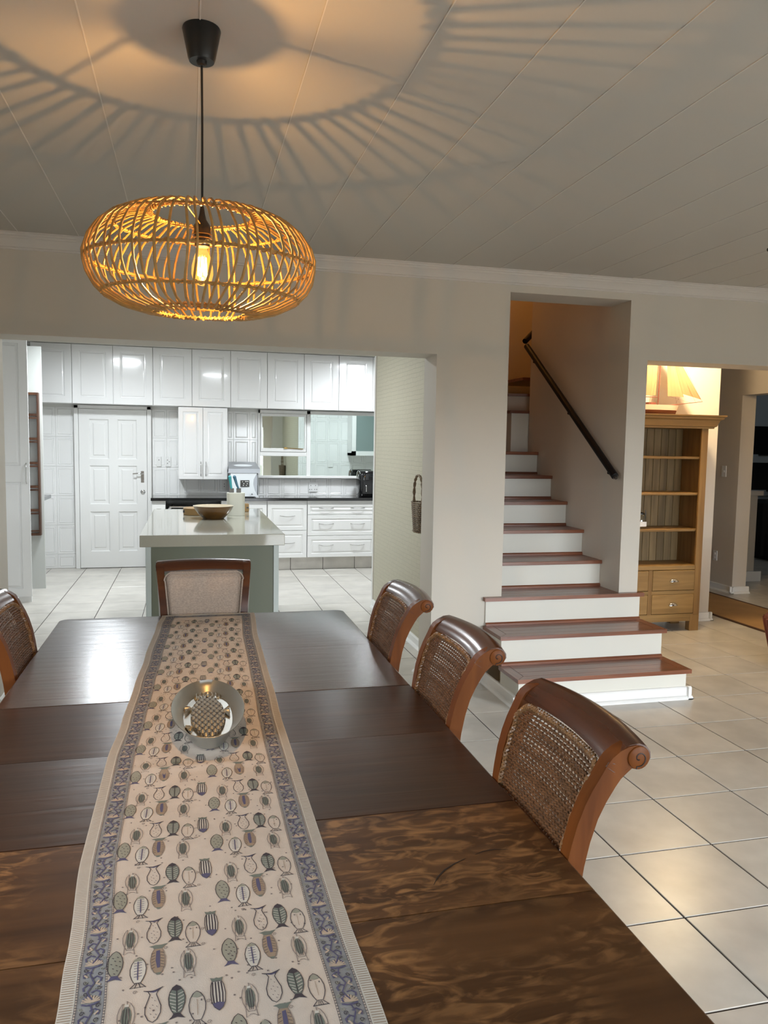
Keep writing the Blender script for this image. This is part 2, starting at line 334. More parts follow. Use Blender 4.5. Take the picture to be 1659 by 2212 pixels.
def mk(name, mb, mats, parent=None, smooth=35, recalc=True):
    """world-space mesh builder -> object, stored relative to its parent"""
    if not isinstance(mats, (list, tuple)): mats = [mats]
    o0 = off(parent) if parent is not None else Vector((0, 0, 0))
    me = bpy.data.meshes.new(name); me.from_pydata([(a-o0.x, b-o0.y, c-o0.z) for a, b, c in mb.v], [], mb.f)
    for x in mats: me.materials.append(M[x])
    me.polygons.foreach_set('material_index', mb.m)
    if recalc:
        bm = bmesh.new(); bm.from_mesh(me); bmesh.ops.recalc_face_normals(bm, faces=bm.faces); bm.to_mesh(me); bm.free()
    if smooth:
        me.polygons.foreach_set('use_smooth', [True]*len(me.polygons)); me.set_sharp_from_angle(angle=math.radians(smooth))
    me.update()
    return link(name, me, parent)
def tag(o, label, cat, group=None):
    o['label'] = label; o['category'] = cat
    if group: o['group'] = group
    return o
def thing(name, loc, label, cat, group=None):
    return tag(link(name, None, None, loc), label, cat, group)
def struct(o): o['kind'] = 'structure'; return o
def copy_tree(o, parent=None):
    c = o.copy(); COL.objects.link(c)
    if parent is not None: c.parent = parent
    for ch in list(o.children): copy_tree(ch, c)
    return c
B = MB

# ------------------------------------------------------------------ room shell
YF, YB = 2.575, 2.84       # dividing wall front and back
ZC = 2.65
poly = [(-3.75, 0), (-2.64, 0), (-2.64, 2.115), (-.085, 2.115), (-.085, 0), (.396, 0), (.396, 2.525), (1.255, 2.525), (1.255, 0), (1.396, 0), (1.396, 2.138), (3.75, 2.138), (3.75, 0), (4.3, 0), (4.3, ZC), (-3.75, ZC)]
struct(mk('wall_front', B().prism(poly, 'y', YF, YB), 'wall', smooth=0))
# rear wall of dining room with glass-door opening
poly = [(-3.75, 0), (-.6, 0), (-.6, 1.95), (.35, 1.95), (.35, 0), (.9, 0), (.9, 1.95), (3.8, 1.95), (3.8, 0), (4.3, 0), (4.3, ZC), (-3.75, ZC)]
struct(mk('wall_rear', B().prism(poly, 'y', -4.2, -4.0), 'wall', smooth=0))
poly = [(-4.2, 0), (YF, 0), (YF, ZC), (-4.2, ZC)]
w = B(); w.box(-3.75, -3.6, -4.0, -2.0, 0, ZC); w.box(-3.75, -3.6, -.8, YF, 0, ZC); w.box(-3.75, -3.6, -2.0, -.8, 0, 1.0); w.box(-3.75, -3.6, -2.0, -.8, 2.0, ZC)  # side opening added to bring more light onto table and chairs
struct(mk('wall_left', w, 'wall', smooth=0))
# right wall with opening into the dark room (y 3.3..5.03)
poly = [(-4.2, 0), (3.3, 0), (3.3, 2.13), (5.03, 2.13), (5.03, 0), (8.2, 0), (8.2, ZC), (-4.2, ZC)]
struct(mk('wall_right', B().prism([(a, b) for a, b in poly], 'x', 4.1, 4.27), 'wall_warm', smooth=0))
# block between kitchen and stairwell
w = B(); w.box(.10, .396, YB, 4.98, 0, ZC); struct(mk('wall_wallpaper', w, 'wallpaper', smooth=0))
w = B(); w.box(.396, .40, YB, 5.0, 0, 4.2); w.box(.38, .396, YB-.265, 5.0, ZC, 4.2)
struct(mk('wall_stair_left', w, 'stair_paint', smooth=0))
w = B(); w.box(1.255, 1.396, YB, 4.13, 0, 4.2); w.box(1.255, 1.396, YF, YB, ZC, 4.2); struct(mk('wall_stair_right', w, 'stair_paint', smooth=0))
w = B(); w.box(.10, 3.0, 5.0, 5.03, 0, 4.2); struct(mk('wall_stair_back', w, 'stair_paint', smooth=0))
w = B(); w.box(.38, 3.0, YF, YF+.03, ZC, 4.2); w.box(.3, 3.1, YF, 5.1, 4.2, 4.3); w.box(2.99, 3.02, YF, 5.03, ZC, 4.2); struct(mk('wall_upstairs', w, 'stair_paint', smooth=0))
# hall back wall behind the bookcase, corridor side and end
w = B(); w.box(1.396, 2.99, 3.93, 4.13, 0, 4.2); w.box(2.84, 2.99, 4.13, 8.2, 0, ZC); struct(mk('wall_hall', w, 'wall_warm', smooth=0))
w = B(); w.box(2.99, 4.1, 8.0, 8.2, 0, ZC); struct(mk('wall_corridor_end', w, 'wall_warm', smooth=0))
# kitchen shell
w = B(); w.box(-3.75, 2.84, 7.757, 7.95, 0, ZC); struct(mk('wall_kitchen_back', w, 'wall_white', smooth=0))
KB = bpy.data.objects['wall_kitchen_back']
w = B(); w.box(-3.9, -3.75, YF, 7.95, 0, ZC); struct(mk('wall_kitchen_left', w, 'wall_white', smooth=0))
w = B(); w.box(.10, 2.84, 5.03, 5.066, 0, ZC); struct(mk('wall_kitchen_inner', w, 'wall_white', smooth=0))
KI = bpy.data.objects['wall_kitchen_inner']
# dark room beyond the right opening
w = B(); w.box(4.27, 9.5, 8.0, 8.2, 0, .86); w.box(4.27, 9.5, 8.0, 8.2, 2.0, ZC); w.box(4.27, 6.6, 8.0, 8.2, .86, 2.0); w.box(9.4, 9.6, 2.6, 8.2, 0, ZC); w.box(4.27, 9.5, 2.6, 2.8, 0, ZC)
struct(mk('wall_dark_room', w, 'frame_grey', smooth=0))
# floor: grout bed with laid tiles
w = B(); w.box(-3.9, 9.6, -4.3, 8.2, -.12, -.003); FL = struct(mk('floor', w, 'grout', smooth=0))
tb = B(); g = .0032; tb.box(-.2+g, .2-g, -.2+g, .2-g, -.006, 0, .0016)
tile_o = mk('tile', tb, 'tile', None, smooth=0); tm = tile_o.data; bpy.data.objects.remove(tile_o)
rest = B(); nt = 0
def seen(i, j):
    x, y = (i+.5)*.4, (j+.5)*.4
    if -3.3 < x < .3 and 2.6 < y < 7.5 and not (-1.9 < x < -.9 and y < 5.6): return True
    if -1.3 < x < 2.9 and -1.4 < y < 2.6 and x > -.9+.0*(y) and (x-(-1.586)) < (y+2.139)*.85+.5: return True
    if 1.3 < x < 4.4 and 2.2 < y < 5.9: return True
    if x < -1.9 and .6 < y < 2.6: return True
    return False
for i in range(-10, 24):
    for j in range(-11, 21):
        if seen(i, j) and nt < 300:
            o = link('tile', tm, FL, ((i+.5)*.4, (j+.5)*.4, 0)); nt += 1
        else:
            x, y = (i+.5)*.4, (j+.5)*.4; rest.box(x-.1978, x+.1978, y-.1978, y+.1978, -.006, 0)
r = mk('outlying_tiles', rest, 'tile', FL, smooth=0); r['kind'] = 'stuff'
# ceilings
w = B(); w.box(-3.9, 4.3, -4.3, YF, ZC+.004, ZC+.1); w.box(-3.9, .396, YF, 8.2, ZC+.004, ZC+.1); w.box(1.396, 4.3, YF, 3.93, ZC+.004, ZC+.1); w.box(3.0, 9.6, YF, 8.2, ZC+.004, ZC+.1); w.box(.39, 3.0, 5.03, 8.2, ZC+.004, ZC+.1)
CE = struct(mk('ceiling', w, 'cornice', smooth=0))
pb = B(); pb.prism([(-.1535+.0003, 0), (-.1535+.0010, -.0012), (.1535-.0010, -.0012), (.1535-.0003, 0), (.1535-.0003, .0035), (-.1535+.0003, .0035)], 'y', -4.0, YF)
po = mk('ceiling_panel', pb, 'ceiling', None, smooth=0); pm = po.data; bpy.data.objects.remove(po)
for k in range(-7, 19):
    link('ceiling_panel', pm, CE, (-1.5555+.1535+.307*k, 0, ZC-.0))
jb = B(); jb.prism([(-.0025, 0), (-.0016, -.0036), (.0016, -.0036), (.0025, 0)], 'y', -4.0, YF)
jo = mk('joint_bead', jb, 'cornice', None, smooth=0); jm = jo.data; bpy.data.objects.remove(jo)
for k in range(-7, 20): link('joint_bead', jm, CE, (-1.5555+.307*k, 0, ZC))
# cornice (profile in y,z) along the dividing wall
prof = [(YF, 2.57), (YF-.012, 2.57), (YF-.014, 2.578), (YF-.024, 2.581), (YF-.026, 2.588), (YF-.034, 2.600), (YF-.050, 2.618), (YF-.058, 2.621), (YF-.060, 2.630), (YF-.070, 2.633), (YF-.072, 2.641), (YF-.082, 2.644), (YF-.083, ZC), (YF, ZC)]
w = B(); w.prism(prof, 'x', -3.6, 4.1); struct(mk('trim_cornice', w, 'cornice', smooth=0))
w = B(); w.prism([(7.38, 2.63), (7.30, 2.645), (7.30, ZC), (7.76, ZC), (7.76, 2.63)], 'x', -3.75, 2.84); struct(mk('trim_kitchen_cornice', w, 'cornice', smooth=0))
SK = [(0, 0), (.034, 0), (.034, .006), (.026, .017), (.015, .022), (.014, .066), (.009, .074), (0, .076)]
def skirt(name, segs, m='skirting'):
    w = B()
    for (ax, pos, sg, a, b) in segs:
        if ax == 'x': w.prism([(pos+sg*p, q) for p, q in SK], 'x', a, b)
        else: w.prism([(pos+sg*p, q) for p, q in SK], 'y', a, b)
    return struct(mk(name, w, m, smooth=0))
skirt('baseboard_front', [('x', YF, -1, -.119, .285), ('y', -.085, -1, YF-.034, YB+.034), ('x', YB, 1, -.085, .1), ('y', .10, -1, YB, 4.98), ('x', YF, -1, -3.6, -2.64), ('y', -2.64, 1, YF-.034, YB)])
skirt('baseboard_hall', [('x', 3.93, -1, 2.66, 3.024), ('y', 2.99, 1, 3.896, 8.0), ('x', 5.03, -1, 4.066, 4.304), ('y', 4.1, -1, 4.996, 8.0), ('y', 4.1, -1, -4, 3.3)])
skirt('baseboard_left', [('y', -3.6, 1, -4, YF)])

# kitchen wall tiles, each one a piece of its wall
def tile_mesh(wd, ht, sg):
    b = B(); b.loops('-y' if sg < 0 else '+y', -wd/2+.0015, wd/2-.0015, -ht/2+.0015, ht/2-.0015, 0, [(0, .004), (.002, .006), (.020, .006), (.024, .002), (.030, .009), (.037, .0055), (.040, .0055)], back=.002)
    o = mk('wall_tile', b, 'wall_tile', None, smooth=0); me = o.data; bpy.data.objects.remove(o); return me
TMC = {}
def wall_tiles(parent, xs, zs, y, sg):
    for a, b_ in zip(xs[:-1], xs[1:]):
        for c, d in zip(zs[:-1], zs[1:]):
            if b_-a < .03 or d-c < .03: continue
            k = (round(b_-a, 3), round(d-c, 3), sg)
            if k not in TMC: TMC[k] = tile_mesh(b_-a, d-c, sg)
            link('wall_tile', TMC[k], parent, ((a+b_)/2, y, (c+d)/2))
ZR = [0, .172, .522, .871, 1.221, 1.573, 1.923]
wall_tiles(KB, [-3.33, -3.127, -2.918], ZR, 7.757, -1)
X0 = -.061
wall_tiles(KB, [-2.035, X0-9*.2, X0-8*.2-.05], [.871, 1.221, 1.573, 1.923], 7.757, -1)
wall_tiles(KB, [X0-k*.2 for k in range(8, 4, -1)], [.885, .905, 1.221], 7.757, -1)
wall_tiles(KB, [-1.15, X0-5*.2, X0-4*.2, -.765], [.871, 1.221, 1.573, 1.923], 7.757, -1)
wall_tiles(KB, [-.77]+[X0-k*.2 for k in range(3, -6, -1)], [.871, 1.118], 7.757, -1)
wall_tiles(KI, [.10]+[.17+.2*k for k in range(9)], [.871, 1.221, 1.573, 1.923, 2.27], 5.066, 1)

# ------------------------------------------------------------------ kitchen
def raised(b, x0, x1, z0, z1, y, t=.02, m=.055):
    """routed door or drawer front facing -y"""
    b.loops('-y', x0, x1, z0, z1, y, [(0, t-.003), (.003, t), (m, t), (m+.006, t-.007), (m+.016, t-.008), (m+.024, t-.001), (m+.03, t)], back=0)
def bow_handle(b, c, length, axis='x', out=.028, r=.0038):
    pts = []
    for i in range(9):
        t = -1+2*i/8; h = out*(1-t**4); dz = -.010*(1-t*t)
        pts.append((c[0]+t*length/2, c[1]-h, c[2]+dz) if axis == 'x' else (c[0], c[1]-h, c[2]+t*length/2))
    b.tube(pts, r, 6)
# wall cupboards in a row right under the ceiling
UX = [-3.33, -2.893, -2.447, -2.004, -1.56, -1.112, -.676, -.23, .203, .635, 1.07, 1.51]
names = ['first', 'second', 'third', 'fourth', 'fifth', 'sixth', 'seventh', 'eighth', 'ninth', 'tenth', 'eleventh']
det = ['half hidden behind the tall grey cabinet panel', 'over the left half of the white door', 'over the right half of the white door', 'above the two wall switches', 'over the left leaf of the low wall cupboard', 'over the right leaf of the low wall cupboard', 'above the small mirrored window sash', 'above the frame post between the mirrored panes', 'above the large mirrored pane, brightest reflection', 'behind the wallpapered wall', 'farther right behind the wallpapered wall']
for i in range(11):
    x0, x1 = UX[i], UX[i+1]
    t = thing('high_cupboard', ((x0+x1)/2, 7.6, 1.955), 'glossy white high kitchen cupboard, %s' % det[i], 'cupboard', 'white cupboards under the kitchen ceiling')
    mk('carcass', B().box(x0, x1, 7.46, 7.755, 1.957, 2.63), 'white_enamel', t, smooth=0)
    d = B(); raised(d, x0+.0025, x1-.0025, 1.955, 2.625, 7.458, .02, .075); mk('door', d, 'gloss_white', t, smooth=0)
# kitchen door
D1 = struct(mk('door_1', B().box(-2.862, -2.093, 7.72, 7.742, .008, 1.905), 'white_enamel', smooth=0))
w = B()
for x0, x1 in ((-2.862, -2.752), (-2.522, -2.432), (-2.203, -2.093)): w.box(x0, x1, 7.702, 7.72, .008, 1.905)
for z0, z1 in ((.008, .20), (.69, .77), (1.24, 1.31), (1.79, 1.905)):
    w.box(-2.752, -2.522, 7.702, 7.72, z0, z1); w.box(-2.432, -2.203, 7.702, 7.72, z0, z1)
mk('door_frame_rails', w, 'white_enamel', D1, smooth=0)
for x0, x1 in ((-2.752, -2.522), (-2.432, -2.203)):
    for z0, z1 in ((.20, .69), (.77, 1.24), (1.31, 1.79)):
        p = B(); p.loops('-y', x0, x1, z0, z1, 7.7195, [(0, .0175), (.004, .0175), (.016, .003), (.045, .003), (.055, .010), (.06, .0105)]); mk('door_panel', p, 'white_enamel', D1, smooth=0)
w = B(); w.box(-2.165, -2.128, 7.698, 7.704, 1.035, 1.175, .002); w.tube([(-2.147, 7.70, 1.14), (-2.147, 7.66, 1.14), (-2.16, 7.652, 1.142), (-2.20, 7.65, 1.148), (-2.255, 7.65, 1.143)], .008, 8); w.tube([(-2.147, 7.70, 1.075), (-2.147, 7.69, 1.075)], .006, 8)
mk('door_handle', w, 'chrome', D1)
w = B(); w.lathe([(.028, 0), (.028, .004), (.018, .01), (.013, .012)], (0, 0, 0), 20); w.v = [(x-2.143, 7.70-z, y+.922) for x, y, z in w.v]; mk('deadlock', w, 'chrome', D1)
w = B(); w.box(-2.915, -2.866, 7.69, 7.756, 0, 1.95, .004); w.box(-2.089, -2.04, 7.69, 7.756, 0, 1.95, .004); w.box(-2.915, -2.04, 7.69, 7.756, 1.909, 1.952, .004)
struct(mk('trim_door_frame', w, 'white_enamel', smooth=0))
# low wall cupboard
t = thing('wall_cupboard', (-1.435, 7.6, 1.09), 'glossy white two-door wall cupboard hanging left of the mirrored window', 'cupboard')
mk('carcass', B().box(-1.72, -1.15, 7.47, 7.755, 1.09, 1.952), 'white_enamel', t, smooth=0)
for x0, x1, hx in ((-1.72, -1.437, -1.463), (-1.433, -1.15, -1.403)):
    d = B(); raised(d, x0, x1, 1.09, 1.945, 7.468, .02, .05); dd = mk('door', d, 'gloss_white', t, smooth=0)
    h = B(); bow_handle(h, (hx, 7.45, 1.215), .17, 'z', .03, .005); mk('handle', h, 'chrome', dd)
# mirrored window
WN = struct(mk('window_1', B().box(-.765, 1.02, 7.735, 7.756, 1.118, 1.95), 'white_enamel', smooth=0))
w = B()
for a in ((-.765, -.735, 1.118, 1.95), (-.155, -.105, 1.118, 1.95), (.97, 1.02, 1.118, 1.95)): w.box(a[0], a[1], 7.70, 7.737, a[2], a[3], .004)
w.box(-.765, 1.02, 7.70, 7.737, 1.905, 1.95, .004); w.box(-.735, -.155, 7.70, 7.737, 1.375, 1.43, .004); w.box(-.77, 1.02, 7.67, 7.737, 1.10, 1.132, .004)
mk('window_frame', w, 'white_enamel', WN, smooth=0)
sash = B(); 
for a in ((-.732, -.160, 1.43, 1.475), (-.732, -.160, 1.872, 1.905), (-.732, -.71, 1.475, 1.872), (-.182, -.160, 1.475, 1.872)): sash.box(a[0], a[1], 7.69, 7.73, a[2], a[3], .004)
sh = mk('window_sash', sash, 'white_enamel', WN, smooth=0)
h = B(); h.tube([(-.42, 7.685, 1.478), (-.20, 7.675, 1.470)], .005, 6); h.box(-.44, -.40, 7.675, 7.69, 1.468, 1.488); mk('handle', h, 'brass', sh)
for a in ((-.712, -.180, 1.473, 1.875), (-.737, -.153, 1.13, 1.377), (-.107, .972, 1.13, 1.907)):
    mk('window_pane', B().box(a[0], a[1], 7.714, 7.72, a[2], a[3]), 'mirror', WN, smooth=0)
# worktop and base units
tag(mk('worktop', B().box(-2.03, 2.6, 7.19, 7.755, .85, .885, .004), 'worktop_black', smooth=0), 'long glossy black worktop along the kitchen back wall', 'worktop')
def base_unit(x0, x1, rows, label, handles):
    t = thing('base_cabinet', ((x0+x1)/2, 7.5, .155), label, 'cabinet', 'white base cabinets under the black worktop')
    mk('carcass', B().box(x0, x1, 7.235, 7.75, .155, .848), 'white_enamel', t, smooth=0)
    for z0, z1 in rows:
        d = B(); raised(d, x0+.003, x1-.003, z0, z1, 7.233, .02, min(.045, (z1-z0)*.22)); dr = mk('drawer', d, 'white_enamel', t, smooth=0)
        for hx in handles:
            h = B(); bow_handle(h, (hx, 7.215, (z0+z1)/2+.02), .18, 'x', .026, .0045); mk('handle', h, 'chrome', dr)
base_unit(-.69, -.212, [(.157, .485), (.49, .805)], 'white base cabinet of two deep drawers half hidden by the island', [-.45])
base_unit(-.208, .655, [(.157, .418), (.423, .675), (.68, .805)], 'white base cabinet of three wide drawers with paired handles', [.025, .415])
base_unit(.66, 1.5, [(.157, .805)], 'white base cabinet behind the wallpapered wall', [1.08])
base_unit(-1.23, -.695, [(.157, .805)], 'white base cabinet hidden behind the island, right of the oven', [-.96])
t = thing('oven', (-1.56, 7.45, .155), 'built-in oven, dark gap and chrome rail beside the kitchen door', 'oven')
mk('body', B().box(-1.86, -1.235, 7.3, 7.75, .155, .79), 'gloss_black', t, smooth=0)
mk('front_panel', B().box(-1.83, -1.24, 7.24, 7.3, .18, .74, .004), 'steel', t, smooth=0)
w = B(); w.tube([(-1.82, 7.21, .78), (-1.25, 7.21, .78)], .012, 10); w.tube([(-1.83, 7.22, .75), (-1.80, 7.21, .78), (-1.79, 7.24, .79)], .012, 8); mk('rail', w, 'chrome', t)
base_unit(-2.02, -1.865, [(.157, .805)], 'narrow white base cabinet beside the kitchen door frame', [])
w = B(); w.box(-2.02, 2.6, 7.302, 7.34, 0, .155); PL = struct(mk('baseboard_kitchen', w, 'grout', smooth=0))
for k in range(-5, 6):
    mk('tile', B().box(k*.4+.003, k*.4+.397, 7.292, 7.302, 0.003, .15, .001), 'tile', PL, smooth=0)
# island
t = thing('kitchen_island', (-1.43, 4.3, 0), 'olive green kitchen island with thick cream stone top behind the dining table', 'kitchen island')
mk('body', B().box(-1.845, -1.02, 3.325, 5.30, .0, .828), 'olive', t, smooth=0)
mk('side_panel', B().box(-1.882, -1.846, 3.315, 5.31, .0, .83, .002), 'pale_edge', t, smooth=0)
mk('side_panel', B().box(-1.019, -.983, 3.315, 5.31, .0, .83, .002), 'pale_edge', t, smooth=0)
mk('stone_top', B().box(-1.918, -.945, 3.28, 5.37, .83, .91, .003), 'quartz', t, smooth=0)
# tall larder cabinet on the left
t = thing('larder_cabinet', (-3.35, 6.0, 0), 'tall pale grey larder cabinet with curved handle at the kitchen left edge', 'cabinet')
mk('carcass', B().box(-3.745, -3.16, 5.72, 6.1, .05, 2.5), 'gloss_white', t, smooth=0)
d = B()
for z0, z1 in ((.06, 1.215), (1.215, 2.49)): d.loops('-y', -3.62, -3.04, z0, z1, 5.718, [(0, .018), (.075, .018), (.080, .008), (.095, .007), (.104, .017), (.11, .018)], back=0)
dd = mk('door', d, 'gloss_white', t, smooth=0)
h = B(); bow_handle(h, (-3.066, 5.70, 1.22), .19, 'z', .03, .006); mk('handle', h, 'chrome', dd)
mk('plinth', B().box(-3.745, -3.05, 5.735, 5.76, 0, .06), 'white_enamel', t, smooth=0)
t = thing('tall_cabinet', (-3.38, 6.7, 0), 'tall cabinet with plain grey end panel carrying a wooden rack', 'cabinet')
mk('end_panel', B().box(-3.745, -3.043, 6.43, 6.455, .0, 2.47), 'grey_panel', t, smooth=0)
mk('carcass', B().box(-3.745, -3.16, 6.457, 6.8, 0, 2.46), 'grey_panel', t, smooth=0)
t = thing('worktop', (-3.4, 7.1, .86), 'short grey worktop end behind the tall grey panel', 'worktop')
mk('top', B().box(-3.745, -3.13, 6.81, 7.40, .87, .91, .003), 'steel', t, smooth=0); mk('base', B().box(-3.745, -3.3, 6.82, 7.38, 0, .868), 'white_enamel', t, smooth=0)
# wooden rack
t = thing('wall_rack', (-3.11, 6.40, .57), 'dark wooden six-tier rack fixed to the grey end panel', 'rack')
for x in (-3.185, -3.075): mk('upright', B().box(x-.009, x+.009, 6.36, 6.428, .56, 2.005, .002), 'rack_wood', t, smooth=0)
zz = [.56, .805, 1.045, 1.285, 1.53, 1.77, 2.005]
for i in range(6):
    w = B(); w.box(-3.176, -3.084, 6.36, 6.428, zz[i], zz[i]+.024); mk('shelf', w, 'rack_wood', t, smooth=0)
    w = B(); w.box(-3.176, -3.084, 6.358, 6.366, zz[i]+.04 if i == 0 else zz[i]-.028, zz[i]+.055 if i == 0 else zz[i]-.012); mk('rail', w, 'rack_wood', t, smooth=0)
mk('shelf', B().box(-3.176, -3.084, 6.36, 6.428, 1.98, 2.005), 'rack_wood', t, smooth=0)
# things on the island
t = thing('bowl', (-1.40, 4.45, .91), 'round golden brown lacquered bowl with cream inside on the island', 'bowl')
b = B(); b.lathe([(.085, 0), (.10, .014), (.125, .038), (.15, .072), (.166, .105)], (-1.40, 4.45, .911), 40, cap1=False); mk('shell', b, 'bowl_out', t)
b = B(); b.lathe([(.166, .105), (.161, .1055), (.145, .07), (.11, .03), (.05, .013), (.001, .012)], (-1.40, 4.45, .911), 40, cap0=False); mk('lining', b, 'bowl_in', t)
t = thing('wooden_box', (-1.53, 4.80, .91), 'low round bamboo box with dark notch behind the bowl', 'box')
b = B(); b.lathe([(.112, 0), (.116, .004), (.116, .058), (.112, .06), (.105, .060), (.001, .056)], (-1.53, 4.80, .9105), 32); mk('body', b, 'bamboo', t)
mk('notch', B().box(-1.648, -1.635, 4.75, 4.78, .932, .952), 'black', t, smooth=0)
t = thing('knife_holder', (-1.202, 4.72, .91), 'square cream knife holder on the island', 'knife holder')
w = B(); n = []
for k in range(32):
    a = 2*pi*k/32; ca, sa = math.cos(a), math.sin(a); rr = .076/(abs(ca)**5+abs(sa)**5)**.2; n.append((-1.202+rr*ca, 4.735+rr*sa))
w.prism(n, 'z', .911, 1.105); mk('body', w, 'ceramic', t, smooth=50)
for cx, tilt, mm, lab in ((-1.238, -.02, 'teal', 'knife with a light teal handle standing in the cream holder'), (-1.178, -.045, 'navy', 'knife with a dark blue handle standing in the cream holder')):
    t = thing('kitchen_knife', (cx, 4.735, 1.1), lab, 'knife', 'knives in the holder')
    b = B(); b.box(cx-.019, cx+.021, 4.732, 4.738, 1.106, 1.145, .002); mk('blade', b, 'blade', t, smooth=0)
    b = B(); b.tube([(cx, 4.735, 1.14), (cx+tilt*.3, 4.735, 1.17), (cx+tilt*.6, 4.735, 1.215), (cx+tilt*.8, 4.735, 1.245), (cx+tilt*.8, 4.735, 1.256)], [.008, .010, .0125, .0145, .006], 10); mk('handle', b, mm, t)
t = thing('bamboo_block', (-1.085, 5.05, .91), 'small bamboo block behind the knife holder', 'box')
mk('block', B().box(-1.12, -1.066, 5.03, 5.09, .911, .985, .004), 'bamboo', t, smooth=0); mk('slot', B().box(-1.09, -1.07, 5.026, 5.03, .945, .955), 'black', t, smooth=0)
# counter machine
t = thing('ice_machine', (-.96, 7.45, .885), 'silver and white countertop machine with small black display', 'appliance')
mk('body', B().box(-1.13, -.79, 7.32, 7.64, .90, 1.18, .015), 'silver_plastic', t, smooth=40)
b = B(); b.add([(-1.145, 7.29, 1.225), (-.772, 7.29, 1.225), (-.80, 7.62, 1.30), (-1.12, 7.62, 1.30), (-1.145, 7.29, 1.175), (-.772, 7.29, 1.175), (-.772, 7.65, 1.175), (-1.145, 7.65, 1.175)], [(0, 1, 2, 3), (4, 5, 6, 7), (0, 1, 5, 4), (1, 2, 6, 5), (2, 3, 7, 6), (3, 0, 4, 7)]); ld = mk('lid', b, 'silver_plastic', t, smooth=0)
b = B(); b.lathe([(.001, .0), (1, 0)], (0, 0, 0), 28, False, False); b.v = [(-.965+x*.11, 7.44+y*.06, 1.262+y*.0136) for x, y, z in b.v]; mk('lid_window', b, 'white_plastic', ld)
nn = [(-1.118, .895), (-.795, .895), (-.835, .97), (-.852, 1.04), (-.848, 1.10), (-.83, 1.135), (-.81, 1.172), (-1.118, 1.172)]
fp = mk('front_plate', B().prism(nn, 'y', 7.296, 7.318), 'white_plastic', t, smooth=0)
mk('display', B().box(-1.005, -.90, 7.288, 7.2955, 1.01, 1.09, .002), 'gloss_black', fp, smooth=0)
b = B()
for dx, dz in ((-.985, 1.073), (-.95, 1.075), (-.935, 1.075), (-.92, 1.075), (-.97, 1.05), (-.93, 1.05), (-.975, 1.028), (-.94, 1.028)): b.box(dx, dx+.011, 7.2865, 7.2882, dz-.005, dz+.004)
mk('display_icon', b, 'plate', fp, smooth=0)
b = B(); b.sphere((-.868, 7.292, .925), .009, 8); mk('knob', b, 'steel', fp)
b = B(); b.box(-1.10, -.84, 7.36, 7.6, .8855, .90); mk('foot', b, 'black', t, smooth=0)
# air fryer
t = thing('air_fryer', (.59, 7.45, .885), 'black air fryer on the worktop by the wallpapered wall', 'appliance')
b = B(); n = []
for k in range(32):
    a = 2*pi*k/32; ca, sa = math.cos(a), math.sin(a); rr = 1/(abs(ca)**4+abs(sa)**4)**.25; n.append((rr*ca, rr*sa))
vs = []; fs = []
for i, (sc_, z) in enumerate(((.93, .887), (.97, .90), (1, 1.0), (1, 1.15), (.96, 1.19), (.86, 1.21))):
    vs += [(.605+.15*sc_*p, 7.46+.15*sc_*q, z) for p, q in n]
for i in range(5): fs += [(i*32+k, i*32+(k+1) % 32, (i+1)*32+(k+1) % 32, (i+1)*32+k) for k in range(32)]
fs += [tuple(range(32)), tuple(range(160, 192))]
b.add(vs, fs); mk('body', b, 'gloss_black', t)
mk('drawer', B().box(.49, .72, 7.296, 7.32, .92, 1.10, .008), 'gloss_black', t, smooth=0)
h = B(); h.tube([(.535, 7.30, 1.03), (.535, 7.285, 1.025), (.535, 7.285, .955), (.535, 7.30, .95)], .006, 8); mk('handle', h, 'chrome', t)
# sockets and switches
def plate(x, z, w_, h_, label, y=7.749, dots=()):
    t = thing('wall_socket', (x, y, z), label, 'socket')
    mk('plate', B().box(x-w_/2, x+w_/2, y-.012, y, z-h_/2, z+h_/2, .003), 'plate', t, smooth=0)
    for a, c in dots: mk('pin_hole', B().box(x+a-.004, x+a+.004, y-.0135, y-.0115, z+c-.005, z+c+.005), 'black', t, smooth=0)
plate(-.06, .985, .12, .125, 'white double socket on the tiles below the large mirrored pane', dots=((-.03, .02), (.03, .02), (-.045, -.03), (-.02, -.03), (.02, -.03), (.045, -.03)))
plate(-1.955, 1.29, .055, .125, 'white switch on the tiles nearer the kitchen door', dots=((0, .02),))
plate(-1.845, 1.29, .06, .125, 'white socket on the tiles beside the low wall cupboard', dots=((-.01, .02), (.012, .0), (-.01, -.02)))
plate(-1.175, 1.01, .06, .12, 'white socket half hidden behind the countertop machine', dots=((0, .01), (0, -.02)))
def plate_back(x, z):
    t = thing('light_switch', (x, 5.09, z), 'white light switch seen mirrored in the large window pane', 'switch')
    mk('plate', B().box(x-.045, x+.045, 5.076, 5.088, z-.06, z+.06, .003), 'plate', t, smooth=0); mk('rocker', B().box(x-.01, x+.01, 5.088, 5.092, z-.012, z+.012), 'plate', t, smooth=0)
plate_back(.62, 1.22)
